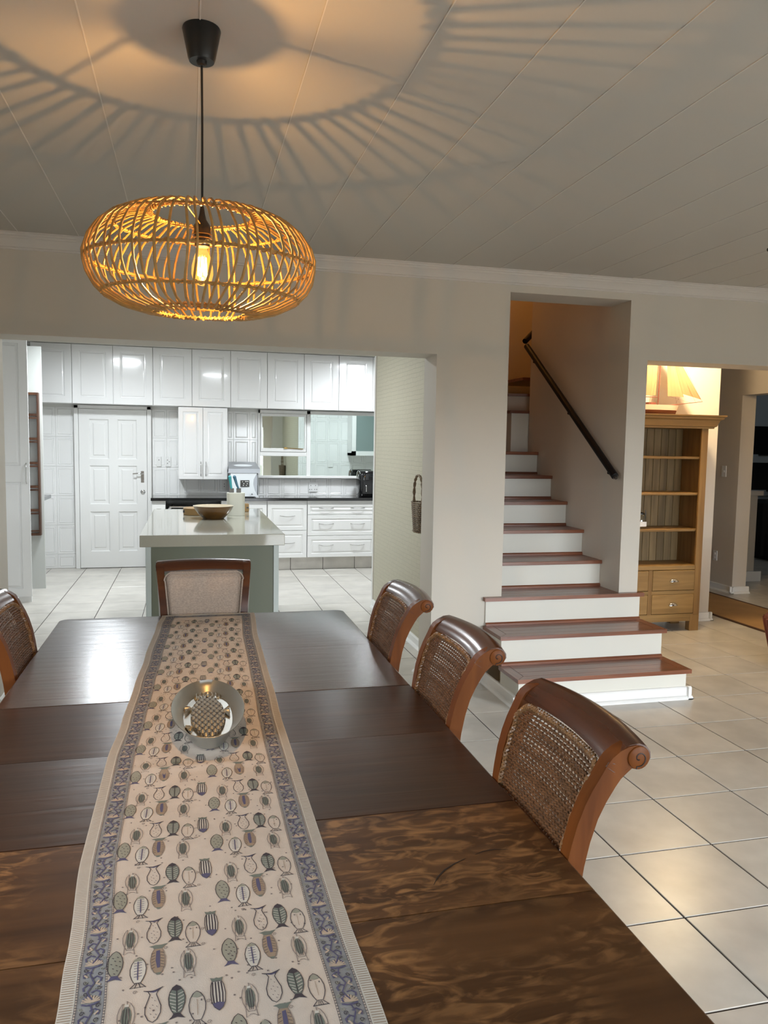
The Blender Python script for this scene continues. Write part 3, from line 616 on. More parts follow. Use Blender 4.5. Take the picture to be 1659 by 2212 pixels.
# glass-fronted cupboard seen in the mirror
t = thing('glass_cupboard', (1.35, 5.22, 1.5), 'white glass-fronted wall cupboard seen mirrored beside the air fryer', 'cupboard')
w = B(); w.box(0.90, 0.94, 5.08, 5.42, 1.36, 2.2); w.box(1.72, 1.76, 5.08, 5.42, 1.36, 2.2); w.box(0.90, 1.76, 5.08, 5.42, 1.36, 1.40); w.box(0.90, 1.76, 5.08, 5.42, 2.16, 2.2); mk('carcass', w, 'white_enamel', t, smooth=0)
mk('glass', B().box(0.94, 1.72, 5.40, 5.405, 1.40, 2.16), 'green_glass', t, smooth=0)
w = B(); w.box(0.90, 0.97, 5.406, 5.425, 1.36, 2.2); w.box(1.66, 1.76, 5.406, 5.425, 1.36, 2.2); w.box(0.90, 1.76, 5.406, 5.425, 1.36, 1.43); w.box(0.90, 1.76, 5.406, 5.425, 2.13, 2.2); w.box(0.90, 1.76, 5.406, 5.425, 2.0, 2.04); mk('door', w, 'white_enamel', t, smooth=0)
for k in range(5):
    gx = 1.02+.075*k
    gt = thing('wine_glass', (gx, 5.33, 1.775), '%s stemmed glass from the left side panel inside the glass-fronted cupboard' % ('first', 'second', 'third', 'fourth', 'fifth')[k], 'glass', 'glasses in the glass-fronted cupboard')
    b = B(); b.lathe([(.028, 0), (.004, .004), (.004, .07), (.026, .09), (.032, .12), (.028, .16)], (gx, 5.33, 1.7765), 14, cap1=False); mk('bowl_and_stem', b, 'glass', gt)
mk('shelf', B().box(.94, 1.72, 5.10, 5.395, 1.762, 1.775), 'glass', t, smooth=0)
# basket on the wallpapered wall
t = thing('wall_basket', (.05, 3.27, .91), 'grey brown wicker basket hanging by its tall handle on the wallpapered wall', 'basket')
b = B()
for i in range(16):
    z = .915+.2125*i/15; f = i/15; hw = .085+.05*f; dp = .045+.012*f; pts = []
    for k in range(40):
        a = 2*pi*k/40; wob = .0035*(1 if (k+i) % 2 else -1); pts.append((.045-(dp+wob)*math.cos(a)*.95, 3.29+(hw+wob)*math.sin(a), z))
    pts = [(min(p[0], .096), p[1], p[2]) for p in pts]; b.tube(pts, .0062, 5, closed=True)
mk('woven_body', b, 'basket', t)
b = B(); hp = []
for i in range(25):
    a = pi*i/24; hp.append((.04, 3.345+.105*math.cos(a)*(1+.25*math.sin(a)), 1.125+.20*math.sin(a)**.8))
for q in (0, 1): b.tube([(p[0]+.006*math.cos(i*1.3+q*pi), p[1]+.004*math.sin(i*1.3+q*pi), p[2]) for i, p in enumerate(hp)], .0065, 6)
mk('handle', b, 'basket', t)
b = B(); b.box(-.03+.035, .094, 3.23, 3.37, .912, .918); mk('base', b, 'basket', t)
# kitchen ceiling fittings
for x, y, lb in ((-2.4, 6.0, 'over the kitchen door side'), (.55, 6.5, 'over the air fryer side'), (-1.2, 4.3, 'over the kitchen island')):
    t = thing('ceiling_light', (x, y, ZC), 'round white kitchen ceiling light %s' % lb, 'ceiling light', 'kitchen ceiling lights')
    b = B(); b.lathe([(.2, .0), (.2, -.05), (.185, -.055)], (x, y, ZC), 32, cap1=False); mk('housing', b, 'white_enamel', t)
    b = B(); b.lathe([(.184, -.05), (.001, -.05)], (x, y, ZC), 32, cap0=False); mk('diffuser', b, 'lamp_disc', t)

# ------------------------------------------------------------------ staircase
H, G = .188, .2755
ST = thing('staircase', (.84, 3.2, 0), 'staircase with cream risers and red-brown wooden treads rising through the wall', 'staircase')
LX, RX = .283, 1.41
for k in range(1, 9):
    yr = 2.01+G*(k-1); z1 = H*k
    x0, x1 = (LX, RX) if k <= 3 else (.40, 1.255)
    if k <= 2: mk('riser', B().box(x0, x1, yr, min(yr+G+.001, 2.574), H*(k-1) if k > 1 else 0, z1-.026, .001), 'riser', ST, smooth=0)
    elif k == 3:
        b = B(); b.box(x0, x1, yr, 2.5735, H*2-.02, z1-.026); b.box(.398, 1.254, 2.5735, yr+G, H*2-.02, z1-.026); mk('riser', b, 'riser', ST, smooth=0)
        b = B(); b.box(.398, 1.254, 2.5735, yr+G, 0, H*2-.021); mk('core', b, 'riser', ST, smooth=0)
    else:
        mk('riser', B().box(x0+.001, x1-.001, yr, yr+.018, z1-H-.003, z1-.026), 'riser', ST, smooth=0)
        mk('core', B().box(x0+.002, x1-.002, yr+.019, yr+G if k < 8 else 4.975, 0, z1-.027), 'riser', ST, smooth=0)
    # tread: dark bed, framed boards on it
    ny = yr-.028; by = yr+G+.0
    tx0, tx1 = (x0-.016, x1+.018) if k <= 3 else (x0+.001, x1-.001)
    if k == 3:
        b = B(); b.box(tx0+.001, tx1-.001, ny+.001, 2.5735, z1-.025, z1-.004); b.box(.3975, 1.2535, 2.5735, by, z1-.025, z1-.004)
    else: b = B(); b.box(tx0+.0015, tx1-.0015, ny+.002, by if k < 8 else 4.975, z1-.0245, z1-.004)
    T = mk('tread', b, 'stair_wood', ST, smooth=0)
    zt0, zt1 = z1-.0045, z1; bb = .062; e = .0012
    if k <= 2:
        b = B(); b.prism([(tx0, ny), (tx1, ny), (tx1-bb, ny+bb), (tx0+bb, ny+bb)], 'z', z1-.025, zt1); mk('plank', b, 'stair_wood', T, smooth=0)
        b = B(); b.prism([(tx0, ny+.002), (tx0+bb-.002, ny+bb+.001), (tx0+bb-.002, by), (tx0, by)], 'z', zt0, zt1); mk('plank', b, 'stair_wood_y', T, smooth=0)
        b = B(); b.prism([(tx1, ny+.002), (tx1, by), (tx1-bb+.002, by), (tx1-bb+.002, ny+bb+.001)], 'z', zt0, zt1); mk('plank', b, 'stair_wood_y', T, smooth=0)
        a0, a1 = tx0+bb, tx1-bb
    elif k == 3:
        mk('plank', B().box(tx0, tx1, ny, 2.573, zt0, zt1), 'stair_wood', T, smooth=0); a0, a1 = .3975, 1.2535
    else:
        mk('plank', B().box(tx0, tx1, ny, ny+bb, z1-.025, zt1, .002), 'stair_wood', T, smooth=0); a0, a1 = tx0, tx1
    nb = 3; s0 = (ny+bb if k != 3 else 2.574); ws = (by-.0-s0)/nb
    for q in range(nb): mk('plank', B().box(a0+e, a1-e, s0+q*ws+.0025, s0+(q+1)*ws-.0005, zt0, zt1), 'stair_wood', T, smooth=0)
    # bead where the next riser meets the tread
    mx0, mx1 = (LX, RX) if k < 3 else (.40, 1.255)
    if k < 8: mk('bead', B().prism([(by, z1), (by-.014, z1), (by-.014, z1+.012), (by-.006, z1+.02), (by, z1+.02)], 'x', mx0, mx1), 'stair_wood', ST, smooth=0)
# winder at the top of the flight
z9 = H*8
mk('riser', B().prism([(1.105, 4.16), (1.30, 4.14), (1.30, 4.9), (1.105, 4.9)], 'z', z9, 1.832), 'riser', ST, smooth=0)
mk('tread', B().prism([(1.085, 4.14), (1.31, 4.12), (1.31, 4.92), (1.085, 4.92)], 'z', 1.832, 1.856), 'stair_wood', ST, smooth=0)
mk('riser', B().prism([(.41, 4.45), (1.095, 4.40), (1.095, 4.9), (.41, 4.9)], 'z', z9, 1.67), 'riser', ST, smooth=0)
mk('tread', B().prism([(.41, 4.43), (1.10, 4.38), (1.10, 4.92), (.41, 4.92)], 'z', 1.67, 1.694), 'stair_wood', ST, smooth=0)
mk('riser', B().prism([(.9, 4.36), (1.45, 4.20), (1.6, 4.9), (.9, 4.9)], 'z', 1.857, 1.985), 'stair_paint', ST, smooth=0)  # darker wall colour stands in for the dim warm light on this riser
mk('tread', B().prism([(.88, 4.34), (1.46, 4.17), (1.6, 4.92), (.88, 4.92)], 'z', 1.985, 2.008), 'stair_wood', ST, smooth=0)
mk('tread', B().box(1.262, 1.8, 4.30, 4.96, 2.13, 2.155), 'stair_wood', ST, smooth=0)
# skirting round the lowest step
w = B(); w.prism([(2.01-p, q) for p, q in SK], 'x', LX-.034, RX+.034); w.prism([(LX-p, q) for p, q in SK], 'y', 2.01-.034, YF-.001); w.prism([(RX+p, q) for p, q in SK], 'y', 2.01-.034, YF-.001)
mk('skirting', w, 'skirting', ST, smooth=0)
# handrails
t = thing('handrail', (1.2, 2.6, 1.3), 'long black tubular handrail on the stair wall', 'handrail')
p0, p1 = Vector((1.195, 2.585, 1.358)), Vector((1.195, 4.09, 2.397)); dv = (p1-p0).normalized()
b = B(); b.tube([p0-dv*.004, p0, p1, p1+dv*.004], [.020, .0245, .0245, .020], 20); mk('rail', b, 'handrail', t)
b = B(); b.tube([p0-dv*.02, p0-dv*.006], [.012, .019], 16); mk('end_cap', b, 'gloss_black', t)
for f in (.06, .47, .90):
    q = p0.lerp(p1, f); b = B(); b.tube([q, q+Vector((0, 0, -.045)), q+Vector((.03, 0, -.055)), q+Vector((.058, 0, -.055))], .0075, 8); b.tube([q+Vector((.052, 0, -.055)), q+Vector((.0605, 0, -.055))], .02, 14); mk('bracket', b, 'handrail', t)
t = thing('handrail', (1.2, 4.2, 2.42), 'short end of a second black handrail above the first', 'handrail')
b = B(); b.tube([(1.222, 4.19, 2.452), (1.36, 4.30, 2.56), (1.9, 4.7, 2.95)], .0245, 16); mk('rail', b, 'handrail', t)

# ------------------------------------------------------------------ hall: bookcase, ship, rug
t = thing('pine_bookcase', (2.16, 3.76, 0), 'tall aged pine bookcase with four drawers beside the stairs', 'bookcase')
BX0, BX1, BY0, BY1 = 1.675, 2.645, 3.59, 3.918
for x in (BX0, BX1-.09):
    mk('leg', B().box(x, x+.09, BY0, BY0+.06, 0, .14, .003), 'pine_v', t, smooth=0); mk('leg', B().box(x, x+.09, BY1-.06, BY1, 0, .14, .003), 'pine_v', t, smooth=0)
for x in (BX0, BX1-.022): mk('side_panel', B().box(x, x+.022, BY0+.02, BY1, .12, 1.75, .002), 'pine_v', t, smooth=0)
for x in (BX0, BX1-.062): mk('stile', B().box(x, x+.062, BY0, BY0+.022, .14, 1.76, .003), 'pine_v', t, smooth=0)
nb = 13; bw = (BX1-BX0-.044)/nb
for i in range(nb): mk('back_board', B().box(BX0+.022+i*bw+.0015, BX0+.022+(i+1)*bw-.0015, BY1-.012, BY1-.002, .14, 1.75, .0025), 'pine_back', t, smooth=0)
mk('back_panel', B().box(BX0+.022, BX1-.022, BY1-.002, BY1, .14, 1.75), 'groove', t, smooth=0)
for z in (.862, 1.17, 1.475): mk('shelf', B().box(BX0+.023, BX1-.023, BY0+.03, BY1-.013, z-.01, z+.012, .004), 'pine', t, smooth=0)
mk('deck', B().box(BX0+.0225, BX1-.0225, BY0+.006, BY1-.013, .528, .566, .004), 'pine', t, smooth=0)
for z0, z1 in ((.12, .15), (.322, .352)): mk('rail', B().box(BX0+.062, BX1-.062, BY0+.001, BY0+.02, z0, z1), 'pine', t, smooth=0)
mk('rail', B().box(BX0+.09, BX1-.09, BY0+.003, BY0+.02, .085, .122), 'pine', t, smooth=0)
mk('divider', B().box(2.142, 2.178, BY0+.0004, BY0+.02, .15, .528), 'pine_v', t, smooth=0)
for x0, x1 in ((1.739, 2.140), (2.181, 2.581)):
    for z0, z1 in ((.154, .319), (.356, .525)):
        d = mk('drawer', B().box(x0, x1, BY0-.002, BY0+.02, z0, z1, .003), 'pine', t, smooth=0)
        cx, cz = (x0+x1)/2, (z0+z1)/2-.01; b = B(); vs = []; fs = []
        for i in range(9):
            a = pi*i/8
            for j in range(5):
                e = pi/2*j/4; vs.append((cx+.042*math.cos(a), BY0-.003-.022*math.sin(e)*math.sin(a)**.5, cz+.026*math.sin(a)*math.cos(e)))
        for i in range(8):
            for j in range(4): fs.append((i*5+j, i*5+j+1, i*5+6+j, i*5+5+j))
        b.add(vs, fs); mk('cup_pull', b, 'chrome', d, recalc=False)
cp = [(0, 1.722), (.03, 1.722), (.032, 1.735), (.045, 1.74), (.062, 1.79), (.082, 1.80), (.086, 1.815), (.098, 1.822), (.1, 1.832), (0, 1.832)]
w = B(); n = len(cp); vs = []
for p, z in cp: vs += [(BX0-p, BY1, z), (BX0-p, BY0-p, z), (BX1+p, BY0-p, z), (BX1+p, BY1, z)]
fs = []
for i in range(n-1):
    for k in range(3): fs.append((4*i+k, 4*i+k+1, 4*i+5+k, 4*i+4+k))
    fs.append((4*i+3, 4*i, 4*i+4, 4*i+7))
fs += [(0, 1, 2, 3), tuple(4*(n-1)+k for k in range(4))]
w.add(vs, fs); mk('cornice_top', w, 'pine', t, smooth=0)
t = thing('glass_jar', (2.105, 3.7, .874), 'small clear glass jar with clip lid and pale label on a bookcase shelf', 'jar')
b = B(); b.lathe([(.045, 0), (.048, .006), (.048, .10), (.04, .115), (.036, .12)], (2.105, 3.7, .8745), 24); mk('jar_body', b, 'glass', t)
mk('label_paper', B().box(2.075, 2.135, 3.648, 3.651, .895, .935), 'plate', t, smooth=0)
b = B(); b.tube([(2.15, 3.7, .96), (2.158, 3.7, 1.0), (2.152, 3.7, 1.03)], .003, 6); b.lathe([(.038, 0), (.038, .01), (.02, .016)], (2.105, 3.7, .995), 20); mk('clip_lid', b, 'black', t)
# model ship
t = thing('model_ship', (2.1, 3.72, 1.833), 'wooden model sailing ship with cream sails on top of the pine bookcase', 'model ship')
SY = 3.72
def hull(z0, z1, y0, y1, xb):
    b = B(); n = 14; vs = []; fs = []
    for z, f in ((z0, y0), (z1, y1)):
        for i in range(n+1):
            u = i/n; x = 1.78+(xb(z)-1.78)*u; hw = f*math.sin(pi*(.12+.88*(1-u)))**.6 if u < 1 else 0.001; vs.append((x, SY-hw, z)); vs.append((x, SY+hw, z))
    m_ = 2*(n+1)
    for i in range(n):
        a = 2*i; fs += [(a, a+2, m_+a+2, m_+a), (a+1, m_+a+1, m_+a+3, a+3), (a, a+1, a+3, a+2), (m_+a, m_+a+2, m_+a+3, m_+a+1)]
    fs += [(0, m_, m_+1, 1)]; b.add(vs, fs); return b
xb = lambda z: 2.405+(z-1.835)*.33
mk('keel', hull(1.8335, 1.873, .02, .055, xb), 'hull_red', t, smooth=50); mk('hull', hull(1.873, 1.915, .055, .062, xb), 'hull_pink', t, smooth=50)
mk('cabin', B().box(2.13, 2.20, 3.69, 3.75, 1.915, 1.935), 'spar', t, smooth=0)
def sail(pts, name='sail', seams=4):
    b = B(); ps = [Vector(p) for p in pts]; nrm = Vector((0, 1, 0)); N_ = 8; vs = []; fs = []
    def bil(u, v):
        if len(ps) == 3: q = ps[0].lerp(ps[1], v).lerp(ps[0].lerp(ps[2], v), u)
        else: q = ps[0].lerp(ps[1], u).lerp(ps[3].lerp(ps[2], u), v)
        return q+nrm*(-.018*math.sin(pi*u)*math.sin(pi*min(v, .98)))
    for i in range(N_+1):
        for j in range(N_+1): vs.append(bil(i/N_, j/N_))
    for i in range(N_):
        for j in range(N_): a = i*(N_+1)+j; fs.append((a, a+1, a+N_+2, a+N_+1))
    b.add(vs, fs); s_ = mk(name, b, 'sail', t, recalc=False); b = B()
    for k in range(1, seams): b.tube([bil(k/seams, v/8) for v in range(0, 9)], .0009, 4)
    b.tube([p-nrm*.001 for p in ps], .0014, 4, closed=True); mk('seam', b, 'sail_line', s_)
sail([(2.29, SY, 2.50), (2.325, SY, 1.992), (2.478, SY, 1.988)]); sail([(2.31, SY+.01, 2.46), (2.465, SY+.01, 2.018), (2.652, SY+.01, 1.975)])
sail([(1.87, SY, 2.45), (2.222, SY, 2.38), (2.212, SY, 1.995), (1.86, SY, 1.99)], seams=7)
b = B(); b.tube([(2.236, SY, 1.915), (2.252, SY, 2.60)], .0045, 8); b.tube([(1.86, SY, 1.978), (2.228, SY, 1.980)], .0035, 6); b.tube([(2.30, SY, 1.91), (2.665, SY, 1.955)], [.004, .002], 6); mk('spar', b, 'spar', t)
b = B()
for p, q in (((2.25, SY, 2.58), (2.66, SY, 1.957)), ((2.25, SY, 2.50), (2.60, SY, 1.945)), ((2.25, SY, 2.4), (2.14, SY-.05, 1.92)), ((2.25, SY, 2.4), (2.18, SY+.05, 1.92)), ((2.25, SY, 2.58), (1.8, SY, 1.93)), ((2.40, SY, 1.985), (2.42, SY, 1.925)), ((2.44, SY, 1.985), (2.40, SY, 1.925)), ((2.34, SY, 1.99), (2.56, SY, 1.94))): b.tube([p, q], .0008, 4)
mk('rigging', b, 'spar', t)
t = thing('hall_ceiling_light', (2.35, 3.35, ZC), 'warm hall ceiling light above the bookcase', 'ceiling light')
b = B(); b.lathe([(.09, 0), (.09, -.02), (.08, -.024)], (2.35, 3.35, ZC), 24); mk('housing', b, 'white_enamel', t)
# runner rug
t = thing('hall_rug', (3.53, 5.2, 0), 'long orange beige runner rug with dark edges in the corridor', 'rug')
mk('pile', B().box(3.19, 3.86, 3.0, 7.8, .001, .010, .002), 'rug', t, smooth=0)
for x0, x1 in ((3.165, 3.1895), (3.8605, 3.885)): mk('binding', B().box(x0, x1, 3.0, 7.8, .001, .013, .002), 'rug_edge', t, smooth=0)
def sideplate(y, z, h_, name, lab, cat, dots):
    t = thing(name, (4.09, y, z), lab, cat); mk('plate', B().box(4.09, 4.1, y-.035, y+.035, z-h_/2, z+h_/2, .002), 'plate', t, smooth=0)
    for dz in dots: mk('rocker', B().box(4.086, 4.091, y-.01, y+.01, z+dz-.012, z+dz+.012, .001), 'plate', t, smooth=0)
sideplate(5.255, 1.315, .12, 'light_switch', 'white light switch on the corridor wall', 'switch', (0,)); sideplate(5.33, .375, .11, 'wall_outlet', 'white outlet low on the corridor wall', 'socket', (.02, -.02))
# half wall and dark room
t = struct(mk('wall_half', B().box(4.28, 4.915, 5.7, 5.85, 0, 1.02), 'wall', smooth=0)); mk('cap', B().box(4.28, 4.97, 5.67, 5.88, 1.0205, 1.075, .003), 'cornice', t, smooth=0); mk('skirting', B().box(4.28, 4.99, 5.66, 5.699, 0, .12, .003), 'skirting', t, smooth=0)
WN2 = struct(mk('window_2', B().box(6.6, 9.4, 8.03, 8.09, .86, 2.0), 'frame_grey', smooth=0))
w = B(); w.box(6.6, 6.69, 7.99, 8.04, .86, 2.0); w.box(6.6, 9.4, 7.99, 8.04, 1.915, 2.0); w.box(6.6, 9.4, 7.99, 8.04, 1.365, 1.49); w.box(6.6, 9.4, 7.98, 8.04, .86, .95); w.box(7.7, 7.8, 7.99, 8.04, .86, 2.0); mk('window_frame', w, 'frame_grey', WN2, smooth=0)
for a in ((6.69, 7.7, 1.49, 1.915), (6.69, 7.7, .95, 1.365), (7.8, 9.4, 1.49, 1.915), (7.8, 9.4, .95, 1.365)): mk('window_pane', B().box(a[0], a[1], 8.015, 8.03, a[2], a[3]), 'glass_dark', WN2, smooth=0)
b = B(); b.box(6.78, 6.95, 7.96, 7.99, 1.475, 1.49); b.box(6.95, 7.1, 7.96, 7.99, .93, .95); mk('handle', b, 'black', WN2, smooth=0)
t = thing('sofa', (7.2, 7.0, 0), 'black sofa in the dark room beyond the hall', 'sofa')
mk('seat', B().box(6.3, 8.6, 6.3, 7.2, .0, .42, .04), 'sofa', t, smooth=0); mk('backrest', B().box(6.3, 8.6, 7.2, 7.5, .0, .85, .05), 'sofa', t, smooth=0)
t = thing('cushion', (6.75, 7.05, .42), 'grey cushion on the black sofa', 'cushion')
b = B(); b.sphere((0, 0, 0), 1, 12); b.v = [(6.75+.24*(abs(x)**.6)*(1 if x > 0 else -1), 7.08+.07*y, .645+.22*(abs(z)**.6)*(1 if z > 0 else -1)) for x, y, z in b.v]; mk('cover', b, 'cushion', t)
# red chair cut by the frame
t = thing('upholstered_chair', (2.58, 2.35, 0), 'red-brown ribbed upholstered chair cut off at the right edge', 'chair')
b = B(); b.lathe([(.27, .02), (.272, .03), (.335, .30), (.34, .345), (.33, .36), (.001, .365)], (2.735, 2.40, 0), 40); mk('seat', b, 'red_cloth', t)
b = B()
for k in range(36):
    a = 2*pi*k/36; ca, sa = math.cos(a), math.sin(a); b.tube([(2.735+.275*ca, 2.40+.275*sa, .03), (2.735+.339*ca, 2.40+.339*sa, .31), (2.735+.343*ca, 2.40+.343*sa, .345)], .009, 5)
mk('rib', b, 'red_light', t)
b = B(); b.lathe([(.287, .095), (.299, .095), (.305, .13), (.292, .13)], (2.735, 2.40, 0), 40, False, False); mk('band', b, 'braid', t)
b = B(); b.add([(2.50, 2.25, .36), (2.50, 2.55, .36), (3.01, 2.68, .36), (3.01, 2.12, .36), (2.82, 2.28, .85), (2.82, 2.55, .85), (3.01, 2.66, .9), (3.01, 2.14, .9)], [(0, 1, 5, 4), (1, 2, 6, 5), (2, 3, 7, 6), (3, 0, 4, 7), (4, 5, 6, 7), (0, 1, 2, 3)]); mk('backrest', b, 'red_cloth', t, smooth=0)
t = thing('ceiling_fitting', (1.10, 1.11, 2.5), 'dark round knob of a light fitting at the right edge below the ceiling', 'ceiling light')
b = B(); b.sphere((1.0885, 1.109, 2.4998), .0095, 10); mk('knob', b, 'socket', t); b = B(); b.tube([(1.09, 1.109, 2.5), (1.5, 1.05, 2.5), (1.5, 1.05, 2.646)], .004, 8); mk('arm', b, 'socket', t)

# ------------------------------------------------------------------ dining table
TX0, TX1, TY0, TY1, TZ = -2.142, -.885, -1.72, 1.452, .76
DT = thing('dining_table', (-1.514, -.1, 0), 'long dark oak extending dining table filling the foreground', 'table')
J = [1.452, .805, .268, -.150, -.585, -.945, -1.72]; mats_ = ['table_far', 'table_far', 'table_mid', 'table_mid', 'table_near', 'table_near']
for i in range(6):
    y1, y0 = J[i]-(.0012 if i else 0), J[i+1]+(.0012 if i < 5 else 0)
    r = .035 if i in (0, 5) else 0.0; b = B(); pl = []
    if i == 0:
        pl = [(TX0, y0), (TX1, y0), (TX1, y1-r)]+[(TX1-r+r*math.cos(a*pi/12), y1-r+r*math.sin(a*pi/12)) for a in range(1, 6)]+[(TX1-r, y1), (TX0+r, y1)]+[(TX0+r-r*math.sin(a*pi/12), y1-r+r*math.cos(a*pi/12)) for a in range(1, 6)]+[(TX0, y1-r)]
    else: pl = [(TX0, y0), (TX1, y0), (TX1, y1), (TX0, y1)]
    dz = (0, .0006, -.0004, .0005, 0, .0008)[i]
    n = len(pl); cx = (TX0+TX1)/2; cy = (y0+y1)/2; vs = []; fs = []
    for ins, z in ((.004, TZ-.032), (0, TZ-.026), (0, TZ-.005), (.002, TZ-.0015), (.0055, TZ+dz)):
        for (x, y) in pl:
            iy = ins if ((i == 0 and y > y0+.01) or (i == 5 and y < y1-.01)) else min(ins, .0006)
            vs.append((x+(ins if x < cx else -ins), y+(iy if y < cy else -iy), z))
    for a in range(4): fs += [(a*n+k, a*n+(k+1) % n, (a+1)*n+(k+1) % n, (a+1)*n+k) for k in range(n)]
    fs += [tuple(range(n))[::-1], tuple(4*n+k for k in range(n))]
    b.add(vs, fs); o = mk('tabletop_board', b, mats_[i], DT, smooth=20)
# scratch marks on the near board
b = B(); b.tube([(-1.10+.0*k, 0, 0) for k in (0, 1)], .0001, 3) if False else None
def arc(pts, w_):
    b = B(); vs = []; fs = []
    for i, p in enumerate(pts):
        q = Vector(pts[min(i+1, len(pts)-1)])-Vector(pts[max(i-1, 0)]); q = Vector((-q.y, q.x)).normalized()*w_*math.sin(pi*(i+.5)/len(pts)); vs += [(p[0]-q.x, p[1]-q.y, TZ+.0006), (p[0]+q.x, p[1]+q.y, TZ+.0006)]
    for i in range(len(pts)-1): fs.append((2*i, 2*i+1, 2*i+3, 2*i+2))
    b.add(vs, fs); return b
sc = arc([(-1.165, -.868), (-1.150, -.845), (-1.130, -.825), (-1.105, -.808), (-1.078, -.795)], .0016); sc.add(*(lambda q: (q.v, q.f))(arc([(-1.055, -.785), (-1.035, -.777), (-1.01, -.775), (-.985, -.782)], .0014)))
mk('scratch', sc, 'groove', DT, recalc=False, smooth=0)
w = B(); w.box(TX0+.09, TX1-.09, TY1-.12, TY1-.095, .64, .727); w.box(TX0+.09, TX1-.09, TY0+.095, TY0+.12, .64, .727); w.box(TX0+.09, TX0+.115, TY0+.12, TY1-.12, .64, .727); w.box(TX1-.115, TX1-.09, TY0+.12, TY1-.12, .64, .727); mk('apron', w, 'apron', DT, smooth=0)
for x in (TX0+.13, TX1-.13):
    for y in (TY0+.13, TY1-.135):
        b = B(); b.box(x-.045, x+.045, y-.045, y+.045, .56, .727, .004); b.lathe([(.022, 0), (.03, .05), (.025, .10), (.034, .2), (.052, .36), (.045, .46), (.03, .50), (.042, .53), (.04, .56)], (x, y, .0), 20); mk('leg', b, 'apron', DT)

# table runner ------------------------------------------------------
def interp(t_, pts):
    if t_ <= pts[0][0]: return pts[0][1]
    for (a, va), (b_, vb) in zip(pts[:-1], pts[1:]):
        if t_ <= b_:
            f = (t_-a)/(b_-a); f = f*f*(3-2*f); return va+(vb-va)*f
    return pts[-1][1]
XL = [(-1.5, -1.762), (-1.08, -1.766), (-.95, -1.772), (-.64, -1.788), (-.18, -1.788), (.07, -1.775), (.41, -1.763), (.74, -1.749), (1.25, -1.728), (1.446, -1.712)]
XR = [(-1.5, -1.322), (-1.18, -1.328), (-.93, -1.334), (-.6, -1.335), (-.01, -1.336), (.33, -1.329), (.94, -1.322), (1.44, -1.3025)]
RW = .448; RY1 = 1.446; RY0 = -1.66
def rx(u, y):
    """u measured across the cloth 0..RW"""
    a, b_ = interp(y, XL), interp(y, XR); return a+(b_-a)*u/RW
def rz(u, y):
    e = min(u, RW-u)
    return TZ+.0022+.0016*math.sin(9*y+6*u)**2*(1-math.exp(-e/.03))+.0022*math.exp(-((u-.07)/.02)**2)*(.5+.5*math.sin(5*y))+.0016*math.exp(-((u-.40)/.014)**2)*(.5+.5*math.sin(4*y+1))+.0012*math.exp(-((u-.27)/.02)**2)*max(0, math.sin(3*y+2))+.004*math.exp(-((y+.26)/.02)**2)*max(0, math.sin(pi*u/RW))
US = [0, .011, .022, .025, .0435, .062, .065]+[.065+.01765*k for k in range(1, 18)]+[.383, .386, .4045, .423, .426, .437, RW]
US = sorted(set(round(x, 5) for x in US))
RN = thing('table_runner', (-1.552, -.1, TZ), 'cream table runner printed with rows of fish and blue-grey floral borders', 'table runner')
ys = [RY0+(RY1-RY0)*k/260 for k in range(261)]
b = B(); nu = len(US); vs = [(rx(u, y), y, rz(u, y)) for y in ys for u in US]; fs = []; mi = []
for i in range(260):
    for j in range(nu-1):
        fs.append((i*nu+j, i*nu+j+1, (i+1)*nu+j+1, (i+1)*nu+j)); u = (US[j]+US[j+1])/2; y = (ys[i]+ys[i+1])/2; e = min(u, RW-u); ey = min(RY1-y, y-RY0)
        mi.append(1 if (e < .022 or ey < .022) else (2 if ((.025 < e < .062) or ey < .062) else 0))
b.add(vs, fs); b.m = mi; mk('cloth', b, ['cloth', 'hem', 'band'], RN, recalc=False)
b = B(); vs = []; fs = []; i0 = 0
edge = [(0, y) for y in ys]+[(u, RY1) for u in US[1:]]+[(RW, y) for y in reversed(ys)]+[(u, RY0) for u in reversed(US[:-1])]
for u, y in edge: x = rx(u, y); vs += [(x, y, TZ+.0012), (x, y, rz(u, y))]
n = len(edge); fs = [(2*i, 2*i+1, 2*((i+1) % n)+1, 2*((i+1) % n)) for i in range(n)]; b.add(vs, fs); mk('hem_edge', b, 'hem', RN, recalc=False, smooth=0)
# the print: thin shapes lying on the cloth
PR = B(); PM = ['ink', 'ink_soft', 'green_ink', 'pale_green', 'purple_ink', 'tan_ink', 'cream_ink', 'cloth', 'hem']
def P3(u, y, l): return (rx(u, y), y, rz(u, y)+.0004+.00018*l)
def stroke(pts, w_, mi_, l=1, closed=False):
    PR.mi = mi_; n = len(pts); vs = []; fs = []
    for i in range(n):
        a = pts[(i+1) % n if closed else min(i+1, n-1)]; c = pts[i-1 if (closed or i) else 0]; dx, dy = a[0]-c[0], a[1]-c[1]; d = math.hypot(dx, dy) or 1; nx, ny = -dy/d*w_/2, dx/d*w_/2
        vs += [P3(pts[i][0]-nx, pts[i][1]-ny, l), P3(pts[i][0]+nx, pts[i][1]+ny, l)]
    m_ = n if closed else n-1
    for i in range(m_): j = (i+1) % n; fs.append((2*i, 2*i+1, 2*j+1, 2*j))
    PR.add(vs, fs)
def fill(pts, mi_, l=0):
    PR.mi = mi_; n = len(pts); cx = sum(p[0] for p in pts)/n; cy = sum(p[1] for p in pts)/n
    PR.add([P3(p[0], p[1], l) for p in pts]+[P3(cx, cy, l)], [(i, (i+1) % n, n) for i in range(n)])
